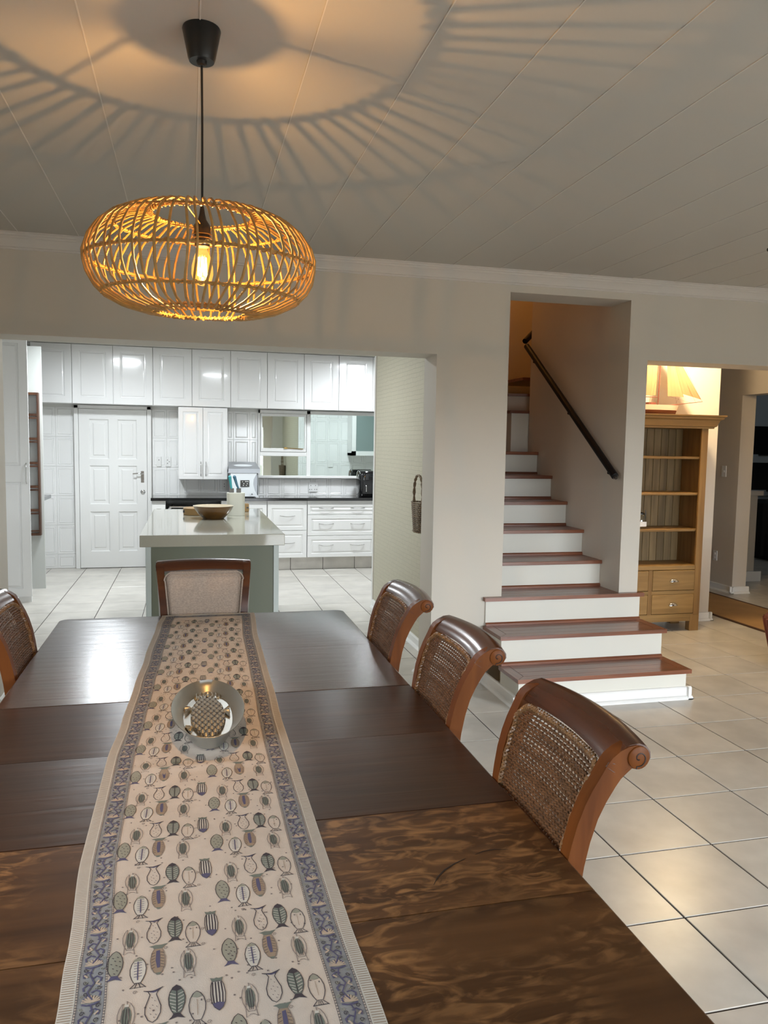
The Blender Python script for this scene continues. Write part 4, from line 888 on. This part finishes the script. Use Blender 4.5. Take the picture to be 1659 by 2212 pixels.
def fish(kind, u, y, s=1.0):
    hw, hl = .0118*s, .034*s; up = -1 if kind in 'BGE' else 1
    def q(a, c): return (u+a*hw, y+up*c*hl)
    prof_ = [(0, 1), (.45, .86), (.82, .58), (1, .22), (.93, -.15), (.68, -.45), (.40, -.68)]
    right = prof_; left = [(-a, c) for a, c in reversed(prof_[1:])]
    body = [q(a, c) for a, c in right]+[q(a, c) for a, c in left]
    tail = [q(.38, -.66), q(.62, -.84), q(.98, -1.0), q(.45, -.93), q(0, -.88), q(-.5, -.93), q(-1.0, -1.0), q(-.62, -.84), q(-.38, -.66)]
    if kind == 'A':
        stroke(body+[q(-.7, -1), q(-.2, -.85), q(.2, -.85), q(.7, -1)], .0011, 1, 1, True)
        inner = [q(a*.62, c*.72+.02) for a, c in right]+[q(a*.62, c*.72+.02) for a, c in left]; fill(inner, 2, 0)
        for a in (-.28, .0, .28): stroke([q(a, .55), q(a*1.2, 0), q(a*.7, -.6)], .0009, 0, 1)
        fill([q(-.22, .66), q(.22, .66), q(.25, .8), q(-.25, .8)], 8, 2)
    elif kind == 'B':
        stroke([q(a, c) for a, c in [(-1.15, -.88), (-.62, -.80), (-.38, -.6), (-.6, -.3), (-.92, .1), (-.9, .5), (-.5, .86), (0, 1), (.5, .86), (.9, .5), (.92, .1), (.6, -.3), (.38, -.6), (.62, -.80), (1.2, -1.0), (.3, -.84), (-.3, -.8)]], .0013, 0, 1, True)
        fill([q(-.62, -.8), q(-1.1, -.88), q(-.3, -.80), q(.3, -.84), q(1.1, -1), q(.6, -.78), q(0, -.72)], 4, 0)
        for a, c in ((-.3, .5), (.3, .55), (0, .3), (-.4, .15), (.4, .1), (-.1, 0), (.15, -.25), (-.2, -.45), (.1, .7)): stroke([q(a, c), q(a+.12, c+.06)], .0011, 1, 1)
    elif kind == 'C':
        fill(body, 2, 0); stroke(body, .0011, 0, 1, True); fill(tail, 0, 1); stroke([q(0, .75), q(.0, -.62)], .0012, 0, 2)
        fill([q(0, 1), q(.45, .86), q(.6, .72), q(0, .62), q(-.6, .72), q(-.45, .86)], 0, 1)
        for c in (.5, .3, .1, -.1, -.3, -.48):
            w1 = .85 if c > -.2 else .62; stroke([q(-w1, c+.04), q(-.12, c-.1)], .0011, 8, 1); stroke([q(w1, c+.04), q(.12, c-.1)], .0011, 8, 1)
    elif kind == 'D':
        stroke(body+[], .0012, 0, 1, True); stroke([q(-1, -1), q(-.38, -.72)], .0012, 0, 1); stroke([q(1, -1), q(.38, -.72)], .0012, 0, 1); stroke([q(-.95, -.98), q(.95, -.96)], .0014, 0, 1)
        fill([q(0, .97), q(.45, .84), q(.7, .68), q(0, .6), q(-.7, .68), q(-.45, .84)], 3, 0); fill([q(.42, .45), q(.55, .5), q(.58, .4), q(.46, .36)], 0, 2)
        for a in (-.3, 0, .3): stroke([q(a, -.98), q(a*.5, -.72)], .0009, 0, 1)
        stroke([q(0, .5), q(0, -.4)], .0008, 5, 1)
    elif kind == 'E':
        bd = [q(a, c) for a, c in [(0, 1), (.5, .8), (.8, .5), (.9, 0), (.8, -.5), (.6, -.75), (-.6, -.75), (-.8, -.5), (-.9, 0), (-.8, .5), (-.5, .8)]]
        fill(bd, 8, 0); stroke(bd, .0011, 0, 2, True)
        for a in (-.55, -.2, .15, .5): stroke([q(a, -.72), q(a*1.15, 0), q(a, .55)], .0021, 0, 1)
        fill([q(0, 1), q(.5, .8), q(.72, .58), q(0, .5), q(-.72, .58), q(-.5, .8)], 4, 2)
        fill([q(-.6, -.75), q(.6, -.75), q(.8, -1), q(.3, -.92), q(0, -1), q(-.4, -.92), q(-.8, -1)], 2, 1)
    elif kind == 'F':
        bd = [(p[0]+.0015*((p[1]-y)/hl), p[1]) for p in body]; fill(bd, 8, 0); stroke(bd, .0011, 0, 1, True); stroke([q(.0, .7), q(-.05, -.5)], .0018, 4, 2)
        for c in (.55, .38, .2, .02, -.16, -.34): stroke([q(-.5, c+.05), q(.5, c+.09)], .001, 4, 1)
        fill([q(0, 1), q(.45, .86), q(.6, .74), q(-.6, .74), q(-.45, .86)], 3, 1)
        for a in (-1, -.4, .3, .95): stroke([q(a*.25, -.68), q(a, -1)], .0013, 0, 1)
        stroke([q(-.95, -.98), q(.95, -.95)], .0009, 0, 1)
    elif kind == 'G':
        bd = [q(a, c) for a, c in [(0, 1.05), (.5, .9), (.85, .5), (.95, 0), (.7, -.5), (.5, -.72), (-.5, -.72), (-.8, -.4), (-.95, .1), (-.85, .55), (-.5, .9)]]
        fill(bd, 5, 0); stroke(bd, .001, 1, 1, True); fill([q(-.22, -.55), q(.25, -.6), q(.3, 0), q(.25, .6), q(-.1, .62), q(-.28, .1)], 4, 1)
        for c in (-.45, -.25, -.05, .15, .35, .55): stroke([q(.35, c), q(.8, c+.08)], .0008, 0, 1); stroke([q(-.35, c), q(-.8, c+.08)], .0008, 0, 1)
        fill([q(-.5, -.7), q(.5, -.7), q(.8, -.9), q(1.25, -1.05), q(.4, -.98), q(-.3, -1), q(-1.2, -.92), q(-.7, -.84)], 2, 1); fill([q(-.4, .93), q(.4, .93), q(.15, 1.08), q(-.15, 1.08)], 2, 1)
    elif kind == 'H':
        fill(body, 3, 0); stroke(body, .0011, 0, 1, True); fill(tail, 4, 1)
        for a, c in ((-.4, .55), (.2, .6), (-.1, .35), (.5, .3), (-.55, .15), (.1, .05), (.55, -.05), (-.3, -.15), (.2, -.3), (-.1, -.5)): stroke([q(a, c), q(a+.22, c-.05)], .0014, 0, 1)
UC = RW/2
def curl(u, y, r_, mi_, w_=.0009, flip=1):
    stroke([(u+r_*(1-.09*k)*math.cos(flip*k*.9), y+r_*1.3*(1-.09*k)*math.sin(flip*k*.9)) for k in range(9)], w_, mi_, 1)
rnd = random.Random(3)
NX0 = .0941   # u of the first column of motif A (x = -1.694)
k0 = int((RY0+.414)/.17)-1
for k in range(-8, 12):
    ya = -.414+.1695*k
    for m_ in range(-1, 3):
        ub = NX0+.172*m_
        for kd, du, dy in (('A', 0, 0), ('B', .036, .020), ('C', .0692, .019), ('D', .0975, .0), ('E', .1274, .022), ('H', .1524, -.058), ('F', .0144, -.077), ('G', .0436, -.052), ('A', .0888, -.070)):
            u, y = ub+du, ya+dy
            if .072 < u < RW-.072 and RY0+.075 < y < RY1-.1: fish(kd, u, y)
        for q_ in range(26):
            u, y = ub+rnd.uniform(0, .172), ya+rnd.uniform(-.085, .085)
            if .069 < u < RW-.069 and RY0+.07 < y < RY1-.07: stroke([(u-.0014, y), (u+.0014, y+rnd.uniform(-.001, .001))], .0030, 1, 0)
        for du, dy in ((.055, -.028), (.113, -.03), (.113, .01), (.01, .05)):
            u, y = ub+du, ya+dy
            if .075 < u < RW-.075 and RY0+.07 < y < RY1-.07: curl(u, y, .0032, 1)
# ladders, ribbed hem, floral borders
for u_ in (.0235, .0635, RW-.0235, RW-.0635):
    for o_ in (-.0014, .0014): stroke([(u_+o_, RY0+.024+(RY1-RY0-.048)*k/160) for k in range(161)], .0006, 0, 1)
    for k in range(560):
        y = RY0+.025+(RY1-RY0-.05)*k/559
        if y > -1.3: stroke([(u_-.0013, y), (u_+.0013, y)], .0012, 0, 1)
for k in range(620):
    y = RY0+(RY1-RY0)*k/619
    if y > -1.3: stroke([(.0015, y), (.019, y)], .0015, 5, 0); stroke([(RW-.019, y), (RW-.0015, y)], .0015, 5, 0)
def floral(uc, y, fl):
    f = 1 if fl else -1
    for a in range(9):   # flower
        t_ = pi*a/8; stroke([(uc+.001, y), (uc+.013*math.cos(t_), y+.012*math.sin(t_)+.002)], .0026, 6, 1)
    stroke([(uc-.012, y-.003), (uc-.005, y-.006), (uc+.004, y-.005), (uc+.012, y-.002)], .003, 4, 2)
    stroke([(uc, y-.005), (uc+f*.004, y-.02), (uc-f*.003, y-.04), (uc+f*.006, y-.058), (uc-f*.002, y-.075)], .0022, 4, 2)
    for dy, dx in ((-.018, .013), (-.03, -.013), (-.046, .012), (-.060, -.013), (-.070, .010)):
        dx *= f; stroke([(uc, y+dy), (uc+dx*.5, y+dy+.004), (uc+dx, y+dy-.002), (uc+dx*.9, y+dy-.009)], .0028, 4, 1); curl(uc+dx*.8, y+dy+.009, .0036, 0, .0013, f)
    for dy, dx in ((-.012, -.013), (-.038, .009), (-.054, -.006), (-.066, .014)): curl(uc+f*dx, y+dy, .003, 3, .0012, -f)
    stroke([(uc-f*.012, y-.046), (uc-f*.006, y-.042), (uc-f*.01, y-.036)], .003, 6, 2); stroke([(uc+f*.012, y-.020), (uc+f*.007, y-.026)], .003, 6, 2)
for s_i, uc in enumerate((.0435, RW-.0435)):
    y = RY1-.03; k = 0
    while y > RY0+.1:
        floral(uc, y, (k+s_i) % 2); y -= .0795; k += 1
for k in range(9): stroke([(.07+.037*k, RY1-.05), (.08+.037*k, RY1-.036), (.09+.037*k, RY1-.042)], .003, 4, 1); curl(.085+.037*k, RY1-.047, .004, 6, .0014)
stroke([(.024, RY1-.0235), (RW-.024, RY1-.0235)], .0016, 0, 1); stroke([(.064, RY1-.0635), (RW-.064, RY1-.0635)], .0016, 0, 1)
pr = mk('printed_pattern', PR, PM, RN, recalc=False, smooth=0); pr['kind'] = 'stuff'

# pewter dish -------------------------------------------------------
dz0 = TZ+.0075; DC = (-1.541, .02)
DS = thing('fish_dish', (DC[0], DC[1], dz0), 'oval pewter dish with a scaled fish relief on the table runner', 'dish')
b = B()
vs = []; fs = []; DP = [(.62, 0), (.66, .006), (.71, .02), (.80, .032), (.97, .047), (1.0, .0485), (.985, .0495), (.80, .035), (.70, .0215), (.67, .019)]
for r_, z_ in DP:
    for k in range(72):
        a = 2*pi*k/72; vs.append((DC[0]+.099*r_*math.cos(a), DC[1]+(.242-.13*(1-r_))*math.sin(a), dz0+z_))
for i in range(len(DP)-1):
    for k in range(72): fs.append((i*72+k, i*72+(k+1) % 72, (i+1)*72+(k+1) % 72, (i+1)*72+k))
fs.append(tuple(range(72))[::-1]); b.add(vs, fs)
mk('rim_and_wall', b, 'pewter', DS, smooth=60)
NXx, NYy = 90, 170; vs = []; fs = []; mi = []
def relief(x, y):
    """x,y in -1..1 over the dish floor; returns height (m)"""
    h = 0; bx, by = x/.70, (y+.03)/.82
    r2 = bx*bx+by*by
    if r2 < 1:
        h = .004+.004*math.sqrt(1-r2)
        v = y*9.5; rowi = math.floor(v); fv = v-rowi; uu = x*4.0+(.5 if rowi % 2 else 0); fu = uu-math.floor(uu)-.5
        sc_ = math.cos(pi*fu); h += .006*(fv*sc_ if sc_ > 0 else 0)-.001
    fins = [((-.62, .30), (-.98, .45), (-.93, .02)), ((-.60, -.45), (-.93, -.35), (-.80, -.78)), ((.60, .1), (.92, .35), (.90, -.12)), ((0, -.80), (-.42, -.99), (.42, -.99))]
    for (ax, ay), (bx_, by_), (cx_, cy_) in fins:
        d = (by_-cy_)*(ax-cx_)+(cx_-bx_)*(ay-cy_); l1 = ((by_-cy_)*(x-cx_)+(cx_-bx_)*(y-cy_))/d; l2 = ((cy_-ay)*(x-cx_)+(ax-cx_)*(y-cy_))/d; l3 = 1-l1-l2
        if l1 > 0 and l2 > 0 and l3 > 0: h = max(h, .006+.0028*math.sin(l2/(l2+l3+1e-6)*30))
    if y > .72 and x*x/.30+(y-.8)**2/.03 < 1: h = .006+.003*math.sin(40*math.hypot(x-.05, (y-.82)*1.4))
    return h
for i in range(NXx+1):
    for j in range(NYy+1):
        x = -1+2*i/NXx; y = -1+2*j/NYy; yy = y*math.sqrt(max(0, 1-x*x/2)); xx = x*math.sqrt(max(0, 1-y*y/2))
        vs.append((DC[0]+xx*.066, DC[1]+yy*.200, dz0+.0185+relief(xx, yy)))
for i in range(NXx):
    for j in range(NYy):
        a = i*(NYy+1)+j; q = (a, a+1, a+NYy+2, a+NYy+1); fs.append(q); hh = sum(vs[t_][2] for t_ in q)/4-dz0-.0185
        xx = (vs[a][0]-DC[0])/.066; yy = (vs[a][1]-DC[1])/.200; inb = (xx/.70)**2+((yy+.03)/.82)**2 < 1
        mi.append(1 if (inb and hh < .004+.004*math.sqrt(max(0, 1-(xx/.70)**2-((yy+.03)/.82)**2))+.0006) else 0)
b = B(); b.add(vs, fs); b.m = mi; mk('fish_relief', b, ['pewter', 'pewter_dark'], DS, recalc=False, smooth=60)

# ------------------------------------------------------------------ rattan pendant lamp
LC = (-1.551, .112)
LP = thing('rattan_pendant', (LC[0], LC[1], ZC), 'round honey rattan cage pendant lamp with glowing bulb above the table', 'pendant lamp')
b = B(); b.lathe([(.049, 0), (.051, -.006), (.0365, -.078), (.033, -.086), (.014, -.086), (.012, -.094), (.008, -.097)], (LC[0], LC[1], ZC), 32); mk('canopy', b, 'black', LP)
b = B(); b.tube([(LC[0], LC[1], ZC-.09), (LC[0]+.001, LC[1], 2.4), (LC[0], LC[1], 2.155)], .0032, 8); mk('cord', b, 'black', LP)
b = B(); b.lathe([(.005, 2.185), (.008, 2.165), (.012, 2.15), (.022, 2.135), (.024, 2.125), (.024, 2.112), (.0205, 2.11), (.0205, 2.082), (.0185, 2.078)], (LC[0], LC[1], 0), 24); SO = mk('bulb_holder', b, 'socket', LP)
b = B(); b.lathe([(.0245, 2.108), (.028, 2.108), (.028, 2.1105), (.0245, 2.1105)], (LC[0], LC[1], 0), 24, False, False); b.lathe([(.0245, 2.098), (.027, 2.098), (.027, 2.100), (.0245, 2.100)], (LC[0], LC[1], 0), 24, False, False); mk('collar', b, 'brass', SO)
b = B(); b.lathe([(.013, 2.078), (.0135, 2.07), (.022, 2.052), (.0285, 2.025), (.0295, 2.005), (.025, 1.988), (.012, 1.976), (.001, 1.973)], (LC[0], LC[1], 0), 28, cap0=False); mk('bulb', b, 'bulb', LP)
b = B()
for k in range(4):
    a = pi/2*k; b.tube([(LC[0]+.009*math.cos(a), LC[1]+.009*math.sin(a), 2.05), (LC[0]+.012*math.cos(a+.4), LC[1]+.012*math.sin(a+.4), 2.0)], .0026, 5)
mk('filament', b, 'filament', LP)
prof_s = [(.135, 2.163), (.16, 2.166), (.20, 2.158), (.24, 2.140), (.275, 2.112), (.298, 2.078), (.309, 2.045), (.308, 2.02), (.300, 1.99), (.284, 1.96), (.258, 1.935), (.215, 1.913), (.165, 1.900), (.135, 1.898)]
def tiltz(x, y, z): return z+.05*(y-LC[1])*(-.3) if False else z+.03*(y-LC[1])
def cage(ang, rr, z): x, y = LC[0]+rr*math.cos(ang), LC[1]+rr*math.sin(ang); return (x, y, z+.035*(y-LC[1]))
rl = random.Random(5); NR = 60; zmin, zmax = 1.898, 2.166
SHD = None
b = B()
for ring, rr_, z_, tk in (('a', .137, 2.160, .0042), ('b', .243, 2.134, .0036), ('c', .303, 2.03, .0042), ('d', .262, 1.942, .0038), ('e', .160, 1.903, .0036), ('f', .135, 1.901, .0042)):
    b.tube([cage(2*pi*k/72, rr_, z_) for k in range(72)], tk, 6, closed=True)
SHD = mk('shade_hoops', b, 'rattan', LP); 
for k in range(NR):
    a0 = 2*pi*k/NR+rl.uniform(-.018, .018); wob = rl.uniform(-.05, .05); pts = []
    for i, (r_, z_) in enumerate(prof_s):
        f = (zmax-z_)/(zmax-zmin); pts.append(cage(a0+.09*math.sin(pi*f*.9)*(.8+.2*math.cos(k*.7))+wob*.5*math.sin(pi*f)-.05*f, r_+rl.uniform(-.0015, .0015), z_))
    pts = [cage(a0, .133+rl.uniform(-.003, .003), 2.160+rl.uniform(-.008, .004))]+pts+[cage(a0-.05, .117+rl.uniform(-.004, .004), 1.90+rl.uniform(-.006, .003))]
    mk('rattan_rib', B().tube(pts, rl.uniform(.0030, .0037), 6), 'rattan', SHD)
b = B()
for rr_, z_, tk in ((.243, 2.134, .0036), (.303, 2.03, .0042), (.262, 1.942, .0038), (.160, 1.903, .0036), (.137, 2.160, .0045), (.135, 1.901, .0045)):
    pts = []
    for k in range(NR*6):
        a = 2*pi*k/(NR*6); q = k*2*pi/6; x, y, z = cage(a, rr_+(tk+.0022)*math.cos(q), z_); pts.append((x, y, z+(tk+.0022)*math.sin(q)))
    b.tube(pts, .0015, 4, closed=True)
o = mk('lashing', b, 'rattan', SHD)
b = B(); b.tube([cage(.25, .135, 2.155), (LC[0]+.02, LC[1], 2.128)], .002, 5); b.tube([cage(2.35, .135, 2.155), (LC[0]-.02, LC[1], 2.128)], .002, 5); b.tube([cage(4.4, .135, 2.155), (LC[0], LC[1]-.02, 2.128)], .002, 5); mk('spider_wire', b, 'brass', SHD)

# ------------------------------------------------------------------ dining chairs (local: back leans to +x, width along y)
FRONT = [(.40, -.020), (.50, -.017), (.60, -.012), (.70, -.005), (.76, .001), (.82, .014), (.86, .026), (.90, .041), (.94, .060), (.965, .080)]
def uf(z): return interp(z, FRONT)
def hwid(z): return .188+.027*max(0, min(1, (z-.68)/.28))**1.2
def chair_root(kind, label):
    r = thing('dining_chair', (0, 0, 0), label, 'chair', 'dining chairs with scroll-topped backs')
    # posts with volute ends
    fr = [(uf(z), z) for z in (.44, .52, .60, .68, .74, .79, .83, .87, .90, .93, .95)]+[(.076, .9625), (.092, .974), (.110, .982), (.126, .984), (.141, .980), (.151, .970), (.155, .958), (.152, .946), (.143, .938), (.131, .935), (.119, .938), (.108, .928)]
    bk = [(.098, .918), (.088, .902), (.072, .872), (.058, .838), (.046, .79), (.038, .74), (.032, .68), (.026, .60), (.022, .52), (.020, .44)]
    prof_ = fr+bk; n = len(prof_)
    for s_ in (-1, 1):
        b = B(); vs = [(p, s_*(hwid(z)), z) for p, z in prof_]+[(p, s_*(hwid(z)-.034), z) for p, z in prof_]
        fs = [tuple(range(n)), tuple(range(2*n-1, n-1, -1))]+[(i, (i+1) % n, n+(i+1) % n, n+i) for i in range(n)]
        b.add(vs, fs)
        ring = [(.131+.0225*math.cos(2*pi*k/20), .9595+.0225*math.sin(2*pi*k/20)) for k in range(20)]
        b.add([(p, s_*.190, z) for p, z in ring]+[(p, s_*.2168, z) for p, z in ring]+[(.131+(p-.131)*.93, s_*.2180, .9595+(z-.9595)*.93) for p, z in ring], [tuple(range(20)), tuple(range(40, 60))]+[(a*20+k, a*20+(k+1) % 20, (a+1)*20+(k+1) % 20, (a+1)*20+k) for a in (0, 1) for k in range(20)])
        p = mk('back_post', b, 'chair_wood' if kind == 'cane' else 'crest_wood', r, smooth=40)  # padded chair's posts take darker wood, its dimmer light put into the colour
        sp = [(.131+.0165*(1-k/26)*math.cos(.55*k*.55-1.9+0), s_*.2182, .959+.0165*(1-k/26)*math.sin(.55*k*.55-1.9)) for k in range(23)]
        b = B(); b.tube([(.125, s_*.2182, .9385)]+sp, .0013, 4); mk('carved_scroll', b, 'groove', p)
        # front and rear legs
        b = B(); b.add([(.020, s_*(hwid(.4)), .44), (.020, s_*(hwid(.4)-.034), .44), (-.018, s_*(hwid(.4)-.034), .44), (-.018, s_*hwid(.4), .44), (.07, s_*.192, 0), (.07, s_*.164, 0), (.04, s_*.164, 0), (.04, s_*.192, 0)], [(0, 1, 2, 3), (4, 5, 6, 7), (0, 1, 5, 4), (1, 2, 6, 5), (2, 3, 7, 6), (3, 0, 4, 7)]); mk('leg', b, 'chair_wood', r, smooth=0)
        b = B(); b.add([(-.44, s_*.215, .42), (-.44, s_*.175, .42), (-.40, s_*.175, .42), (-.40, s_*.215, .42), (-.435, s_*.208, 0), (-.435, s_*.182, 0), (-.41, s_*.182, 0), (-.41, s_*.208, 0)], [(0, 1, 2, 3), (4, 5, 6, 7), (0, 1, 5, 4), (1, 2, 6, 5), (2, 3, 7, 6), (3, 0, 4, 7)]); mk('leg', b, 'chair_wood', r, smooth=0)
    # crest rail: rolled, bowed backwards and slightly arched
    cs = [(.064, .9455), (.068, .952), (.078, .9635), (.092, .974), (.112, .984), (.132, .9865), (.148, .980), (.157, .968), (.158, .956), (.150, .944), (.136, .940), (.118, .944), (.106, .936), (.094, .930), (.080, .934)]
    b = B(); n = len(cs); K = 20; vs = []; fs = []
    for k in range(K+1):
        t_ = -1+2*k/K; v = t_*.2145*(.993); bow = .022*(1-t_*t_); lift = .006*(1-t_*t_)
        for p, z in cs: vs.append((p+bow, v*(1 if z > .93 else .985), z+lift))
    for k in range(K): fs += [(k*n+i, k*n+(i+1) % n, (k+1)*n+(i+1) % n, (k+1)*n+i) for i in range(n)]
    fs += [tuple(range(n))[::-1], tuple(K*n+i for i in range(n))]; b.add(vs, fs); mk('crest_rail', b, 'crest_wood', r, smooth=50)
    b = B(); b.box(-.012, .018, -.165, .165, .50, .545, .003); mk('lower_rail', b, 'chair_wood', r, smooth=0)
    b = B(); b.box(-.45, .02, -.205, .205, .40, .445, .004); mk('seat_frame', b, 'chair_wood', r, smooth=0)
    b = B(); b.box(-.455, -.02, -.21, .21, .446, .49, .018); mk('seat', b, 'wicker' if kind == 'cane' else 'linen', r, smooth=0)
    b = B(); b.box(-.405, .045, -.19, -.17, .15, .175); b.box(-.405, .045, .17, .19, .15, .175); b.box(-.20, -.18, -.17, .17, .15, .175); mk('stretcher', b, 'chair_wood', r, smooth=0)
    # infill outline: v half width as function of height, rounded top corners
    zt, zb, cr_ = .940, .545, .035
    def W_(z):
        w0 = hwid(z)-.036
        if z > zt-cr_: w0 -= cr_-math.sqrt(max(0, cr_*cr_-(z-(zt-cr_))**2))
        return w0
    def bowx(v): return .020*(1-(v/.19)**2)
    if kind == 'cane':
        b = B(); z = zb; row = 0
        while z < zt-.006:
            w0 = W_(z)-.004; ns = 40; pts = []
            for i in range(ns+1):
                v = -w0+2*w0*i/ns; sg = 1 if (i+row) % 2 else -1
                pts.append((uf(z)+.008+bowx(v)*(max(0, z-.6)/.36)+sg*.0019, v, z+.0006*math.sin(i*1.7+row)))
            b.tube(pts, .0033, 5); z += .0077; row += 1
        mk('woven_panel', b, 'wicker', r, smooth=60)
        b = B(); ns = 20
        for i in range(0, ns+1):
            f = -1+2*(i+.5)/(ns+1); pts = []
            for k in range(14):
                z = zb+(zt-.008-zb)*k/13; w0 = W_(min(z, zt-.001))-.004
                pts.append((uf(z)+.008+bowx(f*w0)*(max(0, z-.6)/.36), f*(W_(.8)-.004+.0*z)*(hwid(z)-.036)/(hwid(.8)-.036), z))
            b.tube(pts, .0018, 4)
        mk('cane_stake', b, 'wicker', r)
        # braided trim
        path = []
        for k in range(60): z = zb+(zt-cr_-zb)*k/59; path.append((W_(z), z))
        for k in range(1, 10): a = pi/2*k/10; path.append((hwid(zt)-.036-cr_+cr_*math.cos(a), zt-cr_+cr_*math.sin(a)))
        for k in range(40): v = (hwid(zt)-.036-cr_)*(1-2*k/39); path.append((v, zt))
        for k in range(9, 0, -1): a = pi/2*k/10; path.append((-(hwid(zt)-.036-cr_+cr_*math.cos(a)), zt-cr_+cr_*math.sin(a)))
        for k in range(59, -1, -1): z = zb+(zt-cr_-zb)*k/59; path.append((-W_(z), z))
        dense = [path[0]]; 
        for (v0, z0), (v1, z1) in zip(path[:-1], path[1:]):
            d = math.hypot(v1-v0, z1-z0); k_ = max(1, round(d/.0035)); dense += [(v0+(v1-v0)*j/k_, z0+(z1-z0)*j/k_) for j in range(1, k_+1)]
        path = dense; b = B()
        for q in range(3):
            pts = []
            for i, (v, z) in enumerate(path):
                a = i*.72+q*2*pi/3; i2 = min(i+1, len(path)-1); i1 = max(i-1, 0); tv, tz = path[i2][0]-path[i1][0], path[i2][1]-path[i1][1]; d = math.hypot(tv, tz) or 1; nv, nz = -tz/d, tv/d
                pts.append((uf(z)+.004+bowx(v)*(max(0, z-.6)/.36)-.0034*math.cos(2*a), v+nv*.0052*math.sin(a), z+nz*.0052*math.sin(a)))
            b.tube(pts, .0036, 5)
        mk('braided_trim', b, 'braid', r, smooth=60)
    else:
        nV, nZ = 24, 30; vs = []; fs = []
        for j in range(nZ+1):
            z = zb+(zt+.004-zb)*j/nZ
            for i in range(nV+1):
                f = -1+2*i/nV; w0 = W_(min(z, zt-.0005))+.004; v = f*w0; edge_ = min(1, (1-abs(f))*8)*min(1, (zt+.004-z)/.016+.02)
                vs.append((uf(z)+.010-.020*math.sqrt(max(0, edge_))+bowx(v)*(max(0, z-.6)/.36), v, z))
        for j in range(nZ):
            for i in range(nV): a = j*(nV+1)+i; fs.append((a, a+1, a+nV+2, a+nV+1))
        b = B(); b.add(vs, fs); pd = mk('back_pad', b, 'linen', r, recalc=False)
        for ins, rad in ((.002, .0035), (.018, .0022)):
            path = [(W_(z)+.004-ins, z) for z in [zb+(zt-cr_-zb)*k/20 for k in range(21)]]
            for k in range(1, 10): a = pi/2*k/10; path.append((hwid(zt)-.032-cr_+(cr_-ins)*math.cos(a), zt-cr_+(cr_+.002-ins)*math.sin(a)))
            path += [(-v, z) for v, z in reversed(path)]
            b = B(); b.tube([(uf(z)-.0095+bowx(v)*(max(0, z-.6)/.36)+(0.004 if ins < .01 else 0), v, z) for v, z in path], rad, 6); mk('piping', b, 'linen', pd)
    return r
c3 = chair_root('cane', 'nearest cane-backed mahogany dining chair at the table right side')
c3.location = (-.888, -.645, 0)
c2 = copy_tree(c3); c2.location = (-.886, .066, 0); c2['label'] = 'middle one of the three cane-backed dining chairs along the table right side'
c1 = copy_tree(c3); c1.location = (-.880, .756, 0); c1['label'] = 'cane-backed dining chair at the far right table corner, beside the wallpapered wall'
cl = copy_tree(c3); cl.location = (-2.148, .78, 0); cl.rotation_euler = (0, 0, pi); cl['label'] = 'cane-backed dining chair cut off at the left edge of the photo'
cf = chair_root('pad', 'dining chair with taupe linen padded back at the far end of the table')
cf.location = (-1.525, 1.478, 0); cf.rotation_euler = (0, 0, pi/2); cf['group'] = 'dining chairs with scroll-topped backs'
